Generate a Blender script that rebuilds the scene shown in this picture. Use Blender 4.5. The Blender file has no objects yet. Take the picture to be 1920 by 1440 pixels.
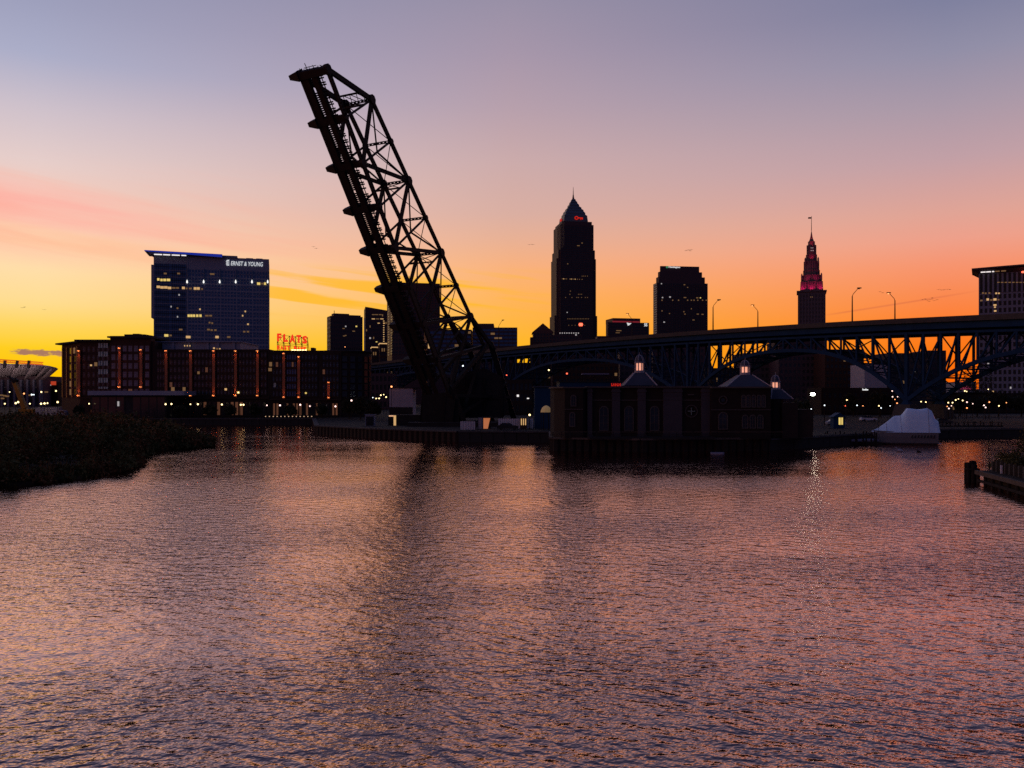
import bpy, math, random
import numpy as np
from mathutils import Vector, Matrix
random.seed(7)
rng = np.random.default_rng(7)
SC = bpy.context.scene
COL = SC.collection
R = math.radians

# ------------------------------------------------------------------ camera
CAM_H = 8.5
FPX = 1663.0            # focal length in photograph pixels (1920 wide)
HZ = 745.0              # horizon row in the photograph
cam = bpy.data.cameras.new('camera')
cam.sensor_width = 36.0
cam.lens = 36.0 * FPX / 1920.0
cam.shift_y = (HZ - 720.0) / 1920.0
cam.clip_start = 0.3
cam.clip_end = 30000
cam_o = bpy.data.objects.new('camera', cam)
COL.objects.link(cam_o)
cam_o.location = (0, 0, CAM_H)
cam_o.rotation_euler = (R(90), 0, 0)
SC.camera = cam_o

# ------------------------------------------------------------------ view / render settings
SC.view_settings.view_transform = 'Standard'
SC.view_settings.look = 'None'
SC.view_settings.exposure = 0.0
SC.view_settings.gamma = 1.0
SC.view_settings.use_curve_mapping = False
SC.render.engine = 'CYCLES'
SC.cycles.max_bounces = 5
SC.cycles.diffuse_bounces = 2
SC.cycles.glossy_bounces = 3
SC.cycles.sample_clamp_indirect = 12.0
SC.cycles.sample_clamp_direct = 0.0
SC.cycles.use_adaptive_sampling = False
SC.cycles.use_denoising = False
SC.cycles.denoiser = 'OPENIMAGEDENOISE'
SC.cycles.denoising_input_passes = 'RGB_ALBEDO_NORMAL'


def lin(c):
    out = []
    for v in c[:3]:
        v = v / 255.0
        out.append(v / 12.92 if v <= 0.04045 else ((v + 0.055) / 1.055) ** 2.4)
    return (out[0], out[1], out[2], 1.0)


# ------------------------------------------------------------------ dusk sky
W = bpy.data.worlds.new('World')
SC.world = W
W.use_nodes = True
nt = W.node_tree
nt.nodes.clear()


class NT:
    """small helper for node trees"""
    def __init__(self, tree):
        self.t = tree

    def n(self, kind, **kw):
        nd = self.t.nodes.new(kind)
        for k, v in kw.items():
            setattr(nd, k, v)
        return nd

    def link(self, a, b):
        self.t.links.new(a, b)

    def put(self, sock, v):
        if hasattr(v, 'is_linked') or isinstance(v, bpy.types.NodeSocket):
            self.t.links.new(v, sock)
        else:
            sock.default_value = v

    def math(self, op, a, b=0.0, c=None, clamp=False):
        nd = self.n('ShaderNodeMath', operation=op, use_clamp=clamp)
        self.put(nd.inputs[0], a)
        self.put(nd.inputs[1], b)
        if c is not None:
            self.put(nd.inputs[2], c)
        return nd.outputs[0]

    def mix(self, f, a, b):
        nd = self.n('ShaderNodeMix', data_type='RGBA')
        self.put(nd.inputs[0], f)
        self.put(nd.inputs[6], a)
        self.put(nd.inputs[7], b)
        return nd.outputs[2]

    def rng(self, v, a, b, c=0.0, d=1.0, smooth=False):
        nd = self.n('ShaderNodeMapRange', interpolation_type='SMOOTHSTEP' if smooth else 'LINEAR')
        self.put(nd.inputs[0], v)
        for i, x in enumerate((a, b, c, d)):
            nd.inputs[i + 1].default_value = x
        return nd.outputs[0]

    def ramp(self, f, stops):
        nd = self.n('ShaderNodeValToRGB')
        cr = nd.color_ramp
        while len(cr.elements) > 1:
            cr.elements.remove(cr.elements[0])
        cr.elements[0].position = stops[0][0]
        cr.elements[0].color = stops[0][1]
        for p, c in stops[1:]:
            e = cr.elements.new(p)
            e.color = c
        self.put(nd.inputs[0], f)
        return nd.outputs[0]

    def xyz(self, x, y, z):
        nd = self.n('ShaderNodeCombineXYZ')
        for i, v in enumerate((x, y, z)):
            self.put(nd.inputs[i], v)
        return nd.outputs[0]

    def noise(self, vec, scale, detail=2.0, rough=0.5, dist=0.0):
        nd = self.n('ShaderNodeTexNoise')
        self.put(nd.inputs['Vector'], vec)
        nd.inputs['Scale'].default_value = scale
        nd.inputs['Detail'].default_value = detail
        nd.inputs['Roughness'].default_value = rough
        nd.inputs['Distortion'].default_value = dist
        return nd.outputs[0]


g = NT(nt)
tc = g.n('ShaderNodeTexCoord')
sep = g.n('ShaderNodeSeparateXYZ')
g.link(tc.outputs['Generated'], sep.inputs[0])
sx, sy, sz = sep.outputs
az = g.math('ARCTAN2', sx, sy)                       # 0 = straight ahead, + to the right
el = g.math('ARCSINE', sz)


def elev(py, k=0.0):
    return math.atan((HZ - py) / FPX / math.sqrt(1 + k * k))


def stops(tab, px, top):
    k = (px - 960) / FPX
    s = [(max(0.0, elev(py, k)) / (math.pi / 2), lin(c)) for py, c in tab]
    s += [(p, lin(c)) for p, c in top]
    s.sort(key=lambda t: t[0])
    return s


TOP = [(0.36, (98, 104, 146)), (0.55, (66, 78, 124)), (1.0, (46, 58, 102))]
tabL = [(745, (255, 188, 0)), (690, (255, 198, 6)), (650, (255, 207, 34)), (610, (255, 214, 92)), (565, (255, 221, 145)), (515, (255, 222, 165)),
        (470, (255, 222, 180)), (420, (252, 212, 185)), (360, (244, 205, 190)), (300, (230, 206, 202)), (200, (206, 193, 203)),
        (100, (172, 174, 200)), (0, (158, 160, 188))]
tabC = [(745, (255, 180, 0)), (690, (255, 184, 14)), (640, (255, 184, 42)), (600, (255, 182, 68)), (550, (255, 180, 96)), (500, (249, 178, 126)), (450, (233, 177, 148)),
        (400, (218, 175, 162)), (300, (203, 171, 171)), (200, (183, 160, 172)), (100, (167, 151, 170)), (0, (153, 144, 166))]
tabR = [(745, (255, 104, 0)), (700, (255, 112, 8)), (650, (253, 120, 22)), (600, (254, 128, 50)), (550, (250, 138, 82)), (500, (247, 148, 110)), (450, (238, 160, 138)),
        (400, (224, 164, 150)), (300, (194, 160, 166)), (200, (170, 153, 168)), (100, (146, 143, 167)), (0, (126, 128, 158))]
BACK = [(0.0, lin((40, 42, 68))), (0.06, lin((56, 54, 80))), (0.16, lin((58, 62, 94))), (0.35, lin((50, 60, 98))), (1.0, lin((46, 58, 102)))]
f_el = g.math('DIVIDE', el, math.pi / 2)
cL = g.ramp(f_el, stops(tabL, 60, TOP))
cC = g.ramp(f_el, stops(tabC, 1000, TOP))
cR = g.ramp(f_el, stops(tabR, 1750, TOP))
cB = g.ramp(f_el, BACK)
# angle away from the glow, which sits a little left of the picture
dx_ = g.math('ADD', az, R(36))
dw = g.math('ABSOLUTE', g.math('WRAP', dx_, math.pi, -math.pi))
c1 = g.mix(g.rng(dw, R(8), R(36)), cL, cC)
c2 = g.mix(g.rng(dw, R(36), R(62)), c1, cR)
c3 = g.mix(g.rng(dw, R(75), R(140), smooth=True), c2, cB)
# thin high cloud: slanting pink and yellow streaks low in the left of the sky
vs = g.math('ADD', el, g.math('MULTIPLY', az, 0.11))
cv = g.xyz(g.math('MULTIPLY', az, 2.6), g.math('MULTIPLY', vs, 30.0), 0.7)
st = g.noise(cv, 1.0, 4.0, 0.55, 0.4)
st2 = g.noise(g.xyz(g.math('MULTIPLY', az, 5.0), g.math('MULTIPLY', vs, 90.0), 3.1), 1.0, 3.0, 0.5, 0.2)
left = g.rng(dw, R(34), R(8), smooth=True)
bandhi = g.math('MULTIPLY', g.rng(el, 0.12, 0.17, smooth=True), g.rng(el, 0.245, 0.205, smooth=True))
m1 = g.math('MULTIPLY', g.math('MULTIPLY', g.rng(st, 0.36, 0.66, smooth=True), bandhi), left)
c4 = g.mix(g.math('MULTIPLY', m1, 0.75), c3, lin((255, 172, 150)))
left2 = g.math('MULTIPLY', g.rng(dw, R(42), R(32), smooth=True), g.rng(dw, R(14), R(22), smooth=True))
bandlo = g.math('MULTIPLY', g.rng(el, 0.085, 0.105, smooth=True), g.rng(el, 0.15, 0.125, smooth=True))
m2 = g.math('MULTIPLY', g.math('MULTIPLY', g.rng(st2, 0.47, 0.6, smooth=True), bandlo), left2)
sl1 = g.math('ADD', el, g.math('MULTIPLY', g.math('ADD', az, R(30)), 0.10))
pat = g.rng(g.noise(g.xyz(g.math('MULTIPLY', az, 4.0), g.math('MULTIPLY', sl1, 60.0), 2.0), 1.0, 4.0, 0.55), 0.3, 0.65)
bA = g.math('MULTIPLY', g.rng(g.math('ABSOLUTE', g.math('SUBTRACT', sl1, 0.193)), 0.028, 0.004, smooth=True), g.math('MULTIPLY', g.rng(az, R(-16), R(-27), smooth=True), g.math('MULTIPLY_ADD', pat, 0.55, 0.4)))
bB = g.math('MULTIPLY', g.rng(g.math('ABSOLUTE', g.math('SUBTRACT', sl1, 0.160)), 0.016, 0.003, smooth=True), g.math('MULTIPLY', g.rng(az, R(-8), R(-17), smooth=True), g.math('MULTIPLY_ADD', pat, 0.7, 0.2)))
c4 = g.mix(g.math('MULTIPLY', bA, 0.85), c4, lin((255, 174, 162)))
c4 = g.mix(g.math('MULTIPLY', bB, 0.75), c4, lin((255, 190, 148)))
c5 = g.mix(g.math('MULTIPLY', m2, 0.8), c4, lin((255, 186, 14)))
# one small dark cloud above the stadium and a wisp beside it
ca, ce = math.atan((72 - 960) / FPX), elev(661, -0.53)
ex = g.math('DIVIDE', g.math('SUBTRACT', az, ca), 0.026)
ey = g.math('DIVIDE', g.math('SUBTRACT', el, ce), 0.0035)
rr = g.math('ADD', g.math('MULTIPLY', ex, ex), g.math('MULTIPLY', ey, ey))
cn = g.noise(g.xyz(g.math('MULTIPLY', az, 90.0), g.math('MULTIPLY', el, 260.0), 0.0), 1.0, 4.0, 0.6)
m3 = g.rng(g.math('ADD', rr, g.math('MULTIPLY', g.math('SUBTRACT', cn, 0.5), 4.0)), 1.1, 0.3, smooth=True)
c6 = g.mix(g.math('MULTIPLY', m3, 0.85), c5, lin((150, 98, 104)))
# a faint long vapour line low on the right
vl = g.math('SUBTRACT', el, g.math('ADD', g.math('MULTIPLY', az, 0.13), 0.043))
m4 = g.math('MULTIPLY', g.rng(g.math('ABSOLUTE', vl), 0.0016, 0.0, smooth=True), g.math('MULTIPLY', g.rng(az, 0.33, 0.36), g.rng(az, 0.49, 0.44)))
c7 = g.mix(g.math('MULTIPLY', m4, 0.35), c6, lin((190, 90, 70)))
bg = g.n('ShaderNodeBackground')
g.link(c7, bg.inputs[0])
bg.inputs[1].default_value = 1.0
wo = g.n('ShaderNodeOutputWorld')
g.link(bg.outputs[0], wo.inputs[0])

# ------------------------------------------------------------------ materials
MATS = {}


def mat(name, col, rough=0.7, metal=0.0, spec=0.15, var=0.25, vscale=0.6, emit=None, estr=0.0, aniso=None, bump=0.0):
    """procedural material: base colour broken up by two noises"""
    if name in MATS:
        return MATS[name]
    m = bpy.data.materials.new(name)
    m.use_nodes = True
    t = NT(m.node_tree)
    b = m.node_tree.nodes['Principled BSDF']
    b.inputs['Roughness'].default_value = rough
    b.inputs['Metallic'].default_value = metal
    b.inputs['Specular IOR Level'].default_value = spec
    if emit is not None:
        b.inputs['Base Color'].default_value = (*col, 1)
        b.inputs['Emission Color'].default_value = (*emit, 1)
        b.inputs['Emission Strength'].default_value = estr
    else:
        geo = t.n('ShaderNodeTexCoord')
        n1 = t.noise(geo.outputs['Object'], vscale, 4.0, 0.6)
        n2 = t.noise(geo.outputs['Object'], vscale * 7.3, 2.0, 0.5)
        f = t.math('ADD', t.math('MULTIPLY', n1, 0.65), t.math('MULTIPLY', n2, 0.35))
        lo = [c * (1 - var) for c in col] + [1]
        hi = [min(1, c * (1 + var)) for c in col] + [1]
        c = t.mix(t.rng(f, 0.3, 0.7), tuple(lo), tuple(hi))
        t.link(c, b.inputs['Base Color'])
        t.link(t.rng(n2, 0.2, 0.8, max(0.02, rough - 0.08), min(1, rough + 0.1)), b.inputs['Roughness'])
        if bump:
            bn = t.n('ShaderNodeBump')
            bn.inputs['Strength'].default_value = bump
            bn.inputs['Distance'].default_value = 0.05
            t.link(n2, bn.inputs['Height'])
            t.link(bn.outputs[0], b.inputs['Normal'])
    MATS[name] = m
    return m


STEEL = mat('black painted steel', (0.018, 0.016, 0.015), 0.65, var=0.4, vscale=0.8)
RUST = mat('rusty steel', (0.03, 0.018, 0.014), 0.8, var=0.4)
BLUE = mat('blue bridge paint', (0.006, 0.03, 0.085), 0.75, spec=0.12, var=0.3, vscale=0.3)
CONC = mat('weathered concrete', (0.06, 0.056, 0.056), 0.85, var=0.3, bump=0.3)
CONCD = mat('dark concrete', (0.028, 0.026, 0.027), 0.9, var=0.35, bump=0.3)
BRICK = mat('dark brick', (0.05, 0.026, 0.022), 0.85, var=0.3, vscale=1.5)
BRICK2 = mat('brown brick', (0.032, 0.022, 0.02), 0.85, var=0.3, vscale=1.0)
STONE = mat('grey stone', (0.17, 0.15, 0.155), 0.8, var=0.2, vscale=0.7)
GRANITE = mat('dark granite', (0.065, 0.045, 0.055), 0.6, var=0.2)
GRANITER = mat('rose granite', (0.10, 0.05, 0.05), 0.6, var=0.2)
LIME = mat('pale limestone', (0.15, 0.165, 0.24), 0.8, var=0.15)
METAL_PANEL = mat('blue grey metal panel', (0.22, 0.25, 0.34), 0.6, var=0.12)
GLASSB = mat('blue coated glass', (0.08, 0.13, 0.24), 0.12, metal=0.75, var=0.3, vscale=0.12)
GLASSD = mat('dark window glass', (0.045, 0.05, 0.06), 0.1, metal=0.5, var=0.4, vscale=0.3)
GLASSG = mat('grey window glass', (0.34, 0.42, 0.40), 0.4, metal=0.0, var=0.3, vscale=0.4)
COPPER = mat('copper coloured pilaster', (0.32, 0.12, 0.06), 0.5, var=0.2)
ROOFD = mat('dark roof felt', (0.03, 0.03, 0.033), 0.9)
ROOFB = mat('blue grey slate', (0.045, 0.058, 0.085), 0.6, var=0.2)
WHITE = mat('white paint', (0.55, 0.55, 0.6), 0.6, var=0.12)
WHITED = mat('dirty white paint', (0.34, 0.32, 0.36), 0.7, var=0.2)
TRIM = mat('pale roof trim', (0.33, 0.32, 0.36), 0.5, var=0.1)
WRAP = mat('white shrink wrap film', (0.55, 0.74, 0.98), 0.35, spec=0.5, var=0.1, vscale=1.2)
HULL = mat('cream yacht hull', (0.15, 0.14, 0.15), 0.35, var=0.08)
TIMBER = mat('weathered timber', (0.022, 0.017, 0.014), 0.9, var=0.45, vscale=2.0, bump=0.4)
TIMBERL = mat('grey timber edge', (0.09, 0.07, 0.055), 0.85, var=0.35, vscale=2.0)
BLUEWALL = mat('blue painted wall', (0.005, 0.035, 0.09), 0.6, var=0.15)
YELLOW = mat('yellow machine paint', (0.40, 0.20, 0.03), 0.5, var=0.2)
SOIL = mat('dark river bank soil', (0.035, 0.028, 0.02), 0.95, var=0.4)
LEAFG = mat('dusky green leaves', (0.075, 0.07, 0.025), 0.9, spec=0.1, var=0.5, vscale=0.5)
LEAFR = mat('reddish autumn leaves', (0.15, 0.075, 0.03), 0.9, spec=0.1, var=0.5, vscale=0.5)
TREEG = mat('tree leaves', (0.03, 0.034, 0.018), 0.85, var=0.4)
BARK = mat('bark', (0.04, 0.03, 0.022), 0.9)
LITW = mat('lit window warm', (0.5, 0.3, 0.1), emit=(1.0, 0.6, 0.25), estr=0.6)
LITD = mat('lit window dim', (0.3, 0.2, 0.1), emit=(1.0, 0.55, 0.22), estr=0.13)
LITF = mat('dim shop front glow', (0.3, 0.15, 0.08), emit=(1.0, 0.4, 0.2), estr=0.07)
LITY = mat('lit window yellow', (0.5, 0.4, 0.1), emit=(1.0, 0.72, 0.2), estr=0.75)
LITWH = mat('lit window white', (0.5, 0.5, 0.5), emit=(0.85, 0.8, 0.78), estr=0.38)
LAMPW = mat('lamp warm white', (1, 0.9, 0.7), emit=(1.0, 0.74, 0.34), estr=3.0)
LAMPP = mat('lamp pinkish white', (1, 0.9, 0.9), emit=(1.0, 0.66, 0.58), estr=2.4)
LAMPC = mat('lamp cool white', (1, 1, 1), emit=(0.85, 0.95, 1.0), estr=2.0)
LAMPO = mat('lamp sodium orange', (1, 0.5, 0.2), emit=(1.0, 0.34, 0.12), estr=2.6)
LAMPR = mat('lamp red', (1, 0.2, 0.1), emit=(1.0, 0.12, 0.06), estr=2.5)
LAMPS = mat('lamp brilliant white', (1, 1, 1), emit=(0.95, 1.0, 0.82), estr=16.0)
NEONR = mat('red neon letters', (0.5, 0.02, 0.01), emit=(1.0, 0.03, 0.015), estr=0.85)
NEONK = mat('dim red logo', (0.5, 0.02, 0.01), emit=(1.0, 0.03, 0.015), estr=0.5)
NEONB = mat('blue cove light', (0.02, 0.05, 0.5), emit=(0.02, 0.045, 0.5), estr=0.45)
SIGNW = mat('white sign letters', (0.8, 0.8, 0.8), emit=(0.85, 0.87, 0.85), estr=0.75)
SIGNG = mat('green sign logo', (0.1, 0.5, 0.2), emit=(0.08, 0.42, 0.2), estr=0.45)
ROOFL = mat('white roof light', (1, 1, 1), emit=(0.95, 0.9, 0.85), estr=0.95)
CUPL = mat('cupola lantern glow', (0.8, 0.5, 0.4), emit=(1.0, 0.42, 0.27), estr=0.85)
ASPH = mat('asphalt', (0.05, 0.05, 0.05), 0.9)


# ------------------------------------------------------------------ mesh helpers
class MB:
    def __init__(self):
        self.v = []
        self.f = []
        self.mi = []
        self.cur = 0

    def use(self, i):
        self.cur = i
        return self

    def poly(self, pts):
        b = len(self.v)
        self.v.extend([tuple(p) for p in pts])
        self.f.append(tuple(range(b, b + len(pts))))
        self.mi.append(self.cur)

    def hexa(self, c):
        """c: 8 corners, 0-3 bottom ccw, 4-7 top ccw"""
        b = len(self.v)
        self.v.extend([tuple(p) for p in c])
        for q in ((3, 2, 1, 0), (4, 5, 6, 7), (0, 1, 5, 4), (1, 2, 6, 5), (2, 3, 7, 6), (3, 0, 4, 7)):
            self.f.append(tuple(b + i for i in q))
            self.mi.append(self.cur)
        return self

    def box(self, x0, x1, y0, y1, z0, z1):
        return self.hexa([(x0, y0, z0), (x1, y0, z0), (x1, y1, z0), (x0, y1, z0),
                          (x0, y0, z1), (x1, y0, z1), (x1, y1, z1), (x0, y1, z1)])

    def obox(self, o, u, n, a0, a1, b0, b1, z0, z1):
        """box in a face frame: a along u, b along outward normal n"""
        def P(a, b, z):
            return (o[0] + u[0] * a + n[0] * b, o[1] + u[1] * a + n[1] * b, z)
        return self.hexa([P(a0, b1, z0), P(a1, b1, z0), P(a1, b0, z0), P(a0, b0, z0),
                          P(a0, b1, z1), P(a1, b1, z1), P(a1, b0, z1), P(a0, b0, z1)])

    def beam(self, p, q, w, h=None, up=(0, 0, 1), w2=None, h2=None):
        h = w if h is None else h
        w2 = w if w2 is None else w2
        h2 = h if h2 is None else h2
        p, q = Vector(p), Vector(q)
        d = (q - p).normalized()
        up = Vector(up)
        s = d.cross(up)
        if s.length < 1e-4:
            s = d.cross(Vector((1, 0, 0)))
        s.normalize()
        t = s.cross(d)
        c = []
        for P, a, b in ((p, w, h), (q, w2, h2)):
            for i, j in ((-1, -1), (1, -1), (1, 1), (-1, 1)):
                c.append(P + s * (i * a / 2) + t * (j * b / 2))
        return self.hexa(c)

    def lathe(self, prof, n=10, c=(0, 0), ang0=0.0, cap=True):
        b = len(self.v)
        for r, z in prof:
            for i in range(n):
                a = ang0 + 2 * math.pi * i / n
                self.v.append((c[0] + r * math.cos(a), c[1] + r * math.sin(a), z))
        for k in range(len(prof) - 1):
            for i in range(n):
                j = (i + 1) % n
                self.f.append((b + k * n + i, b + k * n + j, b + (k + 1) * n + j, b + (k + 1) * n + i))
                self.mi.append(self.cur)
        if cap:
            self.f.append(tuple(b + i for i in reversed(range(n))))
            self.mi.append(self.cur)
            e = b + (len(prof) - 1) * n
            self.f.append(tuple(e + i for i in range(n)))
            self.mi.append(self.cur)
        return self

    def tube(self, pts, r, n=6, r1=None):
        r1 = r if r1 is None else r1
        b = len(self.v)
        m = len(pts)
        for k, p in enumerate(pts):
            p = Vector(p)
            d = Vector(pts[min(k + 1, m - 1)]) - Vector(pts[max(k - 1, 0)])
            d.normalize()
            s = d.cross(Vector((0, 0, 1)))
            if s.length < 1e-3:
                s = Vector((1, 0, 0))
            s.normalize()
            t = s.cross(d)
            rad = r + (r1 - r) * k / max(1, m - 1)
            for i in range(n):
                a = 2 * math.pi * i / n
                self.v.append(tuple(p + s * (math.cos(a) * rad) + t * (math.sin(a) * rad)))
        for k in range(m - 1):
            for i in range(n):
                j = (i + 1) % n
                self.f.append((b + k * n + i, b + k * n + j, b + (k + 1) * n + j, b + (k + 1) * n + i))
                self.mi.append(self.cur)
        self.f.append(tuple(b + i for i in range(n)))
        self.mi.append(self.cur)
        self.f.append(tuple(b + (m - 1) * n + i for i in reversed(range(n))))
        self.mi.append(self.cur)
        return self

    def prism(self, poly, y0, y1):
        """poly in (x,z), extruded along y"""
        b = len(self.v)
        n = len(poly)
        self.v.extend([(x, y0, z) for x, z in poly] + [(x, y1, z) for x, z in poly])
        self.f.append(tuple(b + i for i in range(n)))
        self.f.append(tuple(b + n + i for i in reversed(range(n))))
        self.mi += [self.cur] * 2
        for i in range(n):
            j = (i + 1) % n
            self.f.append((b + j, b + i, b + n + i, b + n + j))
            self.mi.append(self.cur)
        return self

    def slab(self, poly, z0, z1):
        """poly in (x,y) ccw"""
        b = len(self.v)
        n = len(poly)
        self.v.extend([(x, y, z0) for x, y in poly] + [(x, y, z1) for x, y in poly])
        self.f.append(tuple(b + i for i in reversed(range(n))))
        self.f.append(tuple(b + n + i for i in range(n)))
        self.mi += [self.cur] * 2
        for i in range(n):
            j = (i + 1) % n
            self.f.append((b + i, b + j, b + n + j, b + n + i))
            self.mi.append(self.cur)
        return self

    def mesh(self, name, *mats):
        me = bpy.data.meshes.new(name)
        me.from_pydata(self.v, [], self.f)
        for m in mats:
            me.materials.append(m)
        if len(mats) > 1:
            me.polygons.foreach_set('material_index', self.mi)
        me.update()
        return me

    def build(self, name, *mats, parent=None, smooth=False):
        return put(name, self.mesh(name, *mats), parent, smooth=smooth)


def put(name, me, parent=None, loc=None, rotz=0.0, smooth=False):
    o = bpy.data.objects.new(name, me)
    COL.objects.link(o)
    if parent is not None:
        o.parent = parent
    if loc is not None:
        o.location = loc
    if rotz:
        o.rotation_euler = (0, 0, rotz)
    if smooth:
        me.polygons.foreach_set('use_smooth', [True] * len(me.polygons))
    return o


def tag(o, label=None, cat=None, group=None, kind=None):
    if label:
        o['label'] = label
    if cat:
        o['category'] = cat
    if group:
        o['group'] = group
    if kind:
        o['kind'] = kind
    return o


def thing(name, label, cat, loc=(0, 0, 0), rotz=0.0, group=None):
    o = bpy.data.objects.new(name, None)
    COL.objects.link(o)
    o.location = loc
    o.rotation_euler = (0, 0, rotz)
    o.empty_display_size = 1
    return tag(o, label, cat, group)


def at(px, py, Y):
    return Vector(((px - 960) / FPX * Y, Y, CAM_H - (py - HZ) / FPX * Y))


def wl(px, py, z=0.0):
    """point on a level surface seen at a pixel"""
    Y = (CAM_H - z) * FPX / (py - HZ)
    return Vector(((px - 960) / FPX * Y, Y, z))


def zpx(py, Y):
    return CAM_H + (HZ - py) / FPX * Y


ORD = ['first', 'second', 'third', 'fourth', 'fifth', 'sixth', 'seventh', 'eighth', 'ninth', 'tenth', 'eleventh', 'twelfth', 'thirteenth',
       'fourteenth', 'fifteenth', 'sixteenth', 'seventeenth', 'eighteenth', 'nineteenth', 'twentieth', 'twenty-first', 'twenty-second',
       'twenty-third', 'twenty-fourth', 'twenty-fifth', 'twenty-sixth', 'twenty-seventh', 'twenty-eighth', 'twenty-ninth', 'thirtieth']


def text_mesh(body, height, extrude, m, shear=0.0, name='lettering', bold=0.0):
    """flat lettering standing in the local x/z plane, facing -y, lower left corner at the origin"""
    cu = bpy.data.curves.new('text', 'FONT')
    cu.body = body
    cu.size = height / 0.7
    cu.extrude = extrude
    cu.shear = shear
    cu.offset = bold
    cu.resolution_u = 2
    o = bpy.data.objects.new('text', cu)
    COL.objects.link(o)
    bpy.context.view_layer.update()
    me = bpy.data.meshes.new_from_object(o)
    bpy.data.objects.remove(o)
    me.name = name
    for v in me.vertices:
        x, y, z = v.co
        v.co = (x, -z, y)
    me.materials.clear()
    me.materials.append(m)
    return me


def fit_text(me, w, h):
    xs = [v.co.x for v in me.vertices]
    zs = [v.co.z for v in me.vertices]
    x0, x1, z0, z1 = min(xs), max(xs), min(zs), max(zs)
    for v in me.vertices:
        v.co.x = (v.co.x - x0) / (x1 - x0) * w
        v.co.z = (v.co.z - z0) / (z1 - z0) * h
    return me


# ------------------------------------------------------------------ facades
class Face:
    """a wall face of a thing in its local frame"""
    def __init__(self, root, o, u, n):
        self.root, self.o, self.u, self.n = root, o, u, n
        self.rot = math.atan2(u[1], u[0])

    def P(self, a, b, z):
        return (self.o[0] + self.u[0] * a + self.n[0] * b, self.o[1] + self.u[1] * a + self.n[1] * b, z)

    def hit(self, px, py):
        """(a, z) on this face where the sight line through a photograph pixel meets it"""
        rz = self.root.rotation_euler.z
        L = self.root.location
        c, s = math.cos(rz), math.sin(rz)
        ow = (L[0] + self.o[0] * c - self.o[1] * s, L[1] + self.o[0] * s + self.o[1] * c)
        uw = (self.u[0] * c - self.u[1] * s, self.u[0] * s + self.u[1] * c)
        k = (px - 960) / FPX
        a = (k * ow[1] - ow[0]) / (uw[0] - k * uw[1])
        Y = ow[1] + uw[1] * a
        return a, zpx(py, Y) - L[2]


def grid_face(face, wall, a0, a1, z0, z1, cols, rows, wm, pier=0.35, span=0.35, d=0.35, wname='window', edge=None, flush=0.0, sub=0, frame_mat=None,
              prob=0.0, lit=None, skip=None, wd=0.08):
    """piers and spandrels go proud into the mesh `wall`; each opening gets its own window object"""
    cw = (a1 - a0) / cols
    rh = (z1 - z0) / rows
    pw, sh = cw * pier, rh * span
    for i in range(cols + 1):
        c = a0 + i * cw
        wall.obox(face.o, face.u, face.n, max(a0, c - pw / 2), min(a1, c + pw / 2), flush, d + 0.03, z0, z1)
    for j in range(rows + 1):
        c = z0 + j * rh
        wall.obox(face.o, face.u, face.n, a0, a1, flush, d, max(z0, c - sh / 2), min(z1, c + sh / 2))
    ww, wh = cw - pw, rh - sh
    mb = MB()
    mb.use(0).box(-ww / 2, ww / 2, -wd, 0, -wh / 2, wh / 2)
    if sub:
        mb.use(1)
        fw = ww * 0.05
        for k in range(1, sub):
            x = -ww / 2 + ww * k / sub
            mb.box(x - fw / 2, x + fw / 2, -wd - 0.07, -wd + 0.01, -wh / 2, wh / 2)
        mb.box(-ww / 2, ww / 2, -wd - 0.07, -wd + 0.01, -fw / 2, fw / 2)
    fm = frame_mat or ROOFD
    me = mb.mesh('window', wm, fm)
    variants = {}
    for i in range(cols):
        for j in range(rows):
            if skip and skip(i, j):
                continue
            m = me
            if prob and random.random() < prob:
                lm = random.choice(lit or [LITD])
                if lm.name not in variants:
                    variants[lm.name] = mb.mesh('window', lm, fm)
                m = variants[lm.name]
            p = face.P(a0 + (i + 0.5) * cw, 0.02, z0 + (j + 0.5) * rh)
            put(wname, m, face.root, p, face.rot)


def lit_spots(face, spots, off=0.45):
    """individually lit windows at photograph pixels: (px, py, width px, height px, material)"""
    L = face.root.location
    for s in spots:
        px, py, w, h, m = s
        a, z = face.hit(px, py)
        sc = (L[1] + 0.0) / FPX
        mb = MB().box(-w * sc / 2, w * sc / 2, -0.12, 0.12, -h * sc / 2, h * sc / 2)
        put('lit_window', mb.mesh('lit_window', m), face.root, face.P(a, off, z), face.rot)


def block(name, label, cat, pa, pb, ptop, Y, depth=20.0, yaw=0.0, z0=1.9, wallmat=GRANITE, group=None, pl=None):
    """an Empty at the front left foot and the face frames; width from the photograph columns pa..pb"""
    xa = (pa - 960) / FPX * Y
    kb = (pb - 960) / FPX
    w = (kb * Y - xa) / (math.cos(yaw) - kb * math.sin(yaw))
    if pl is not None:
        k = (pl - 960) / FPX
        # back left corner (xa - d sin, Y + d cos) projects to pl
        depth = (k * Y - xa) / (-math.sin(yaw) - k * math.cos(yaw))
    root = thing(name, label, cat, (xa, Y, z0), yaw, group)
    h = zpx(ptop, Y) - z0
    fr = Face(root, (0, 0), (1, 0), (0, -1))
    lf = Face(root, (0, depth), (0, -1), (-1, 0))
    rt = Face(root, (w, 0), (0, 1), (1, 0))
    return root, w, h, depth, fr, lf, rt


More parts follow.
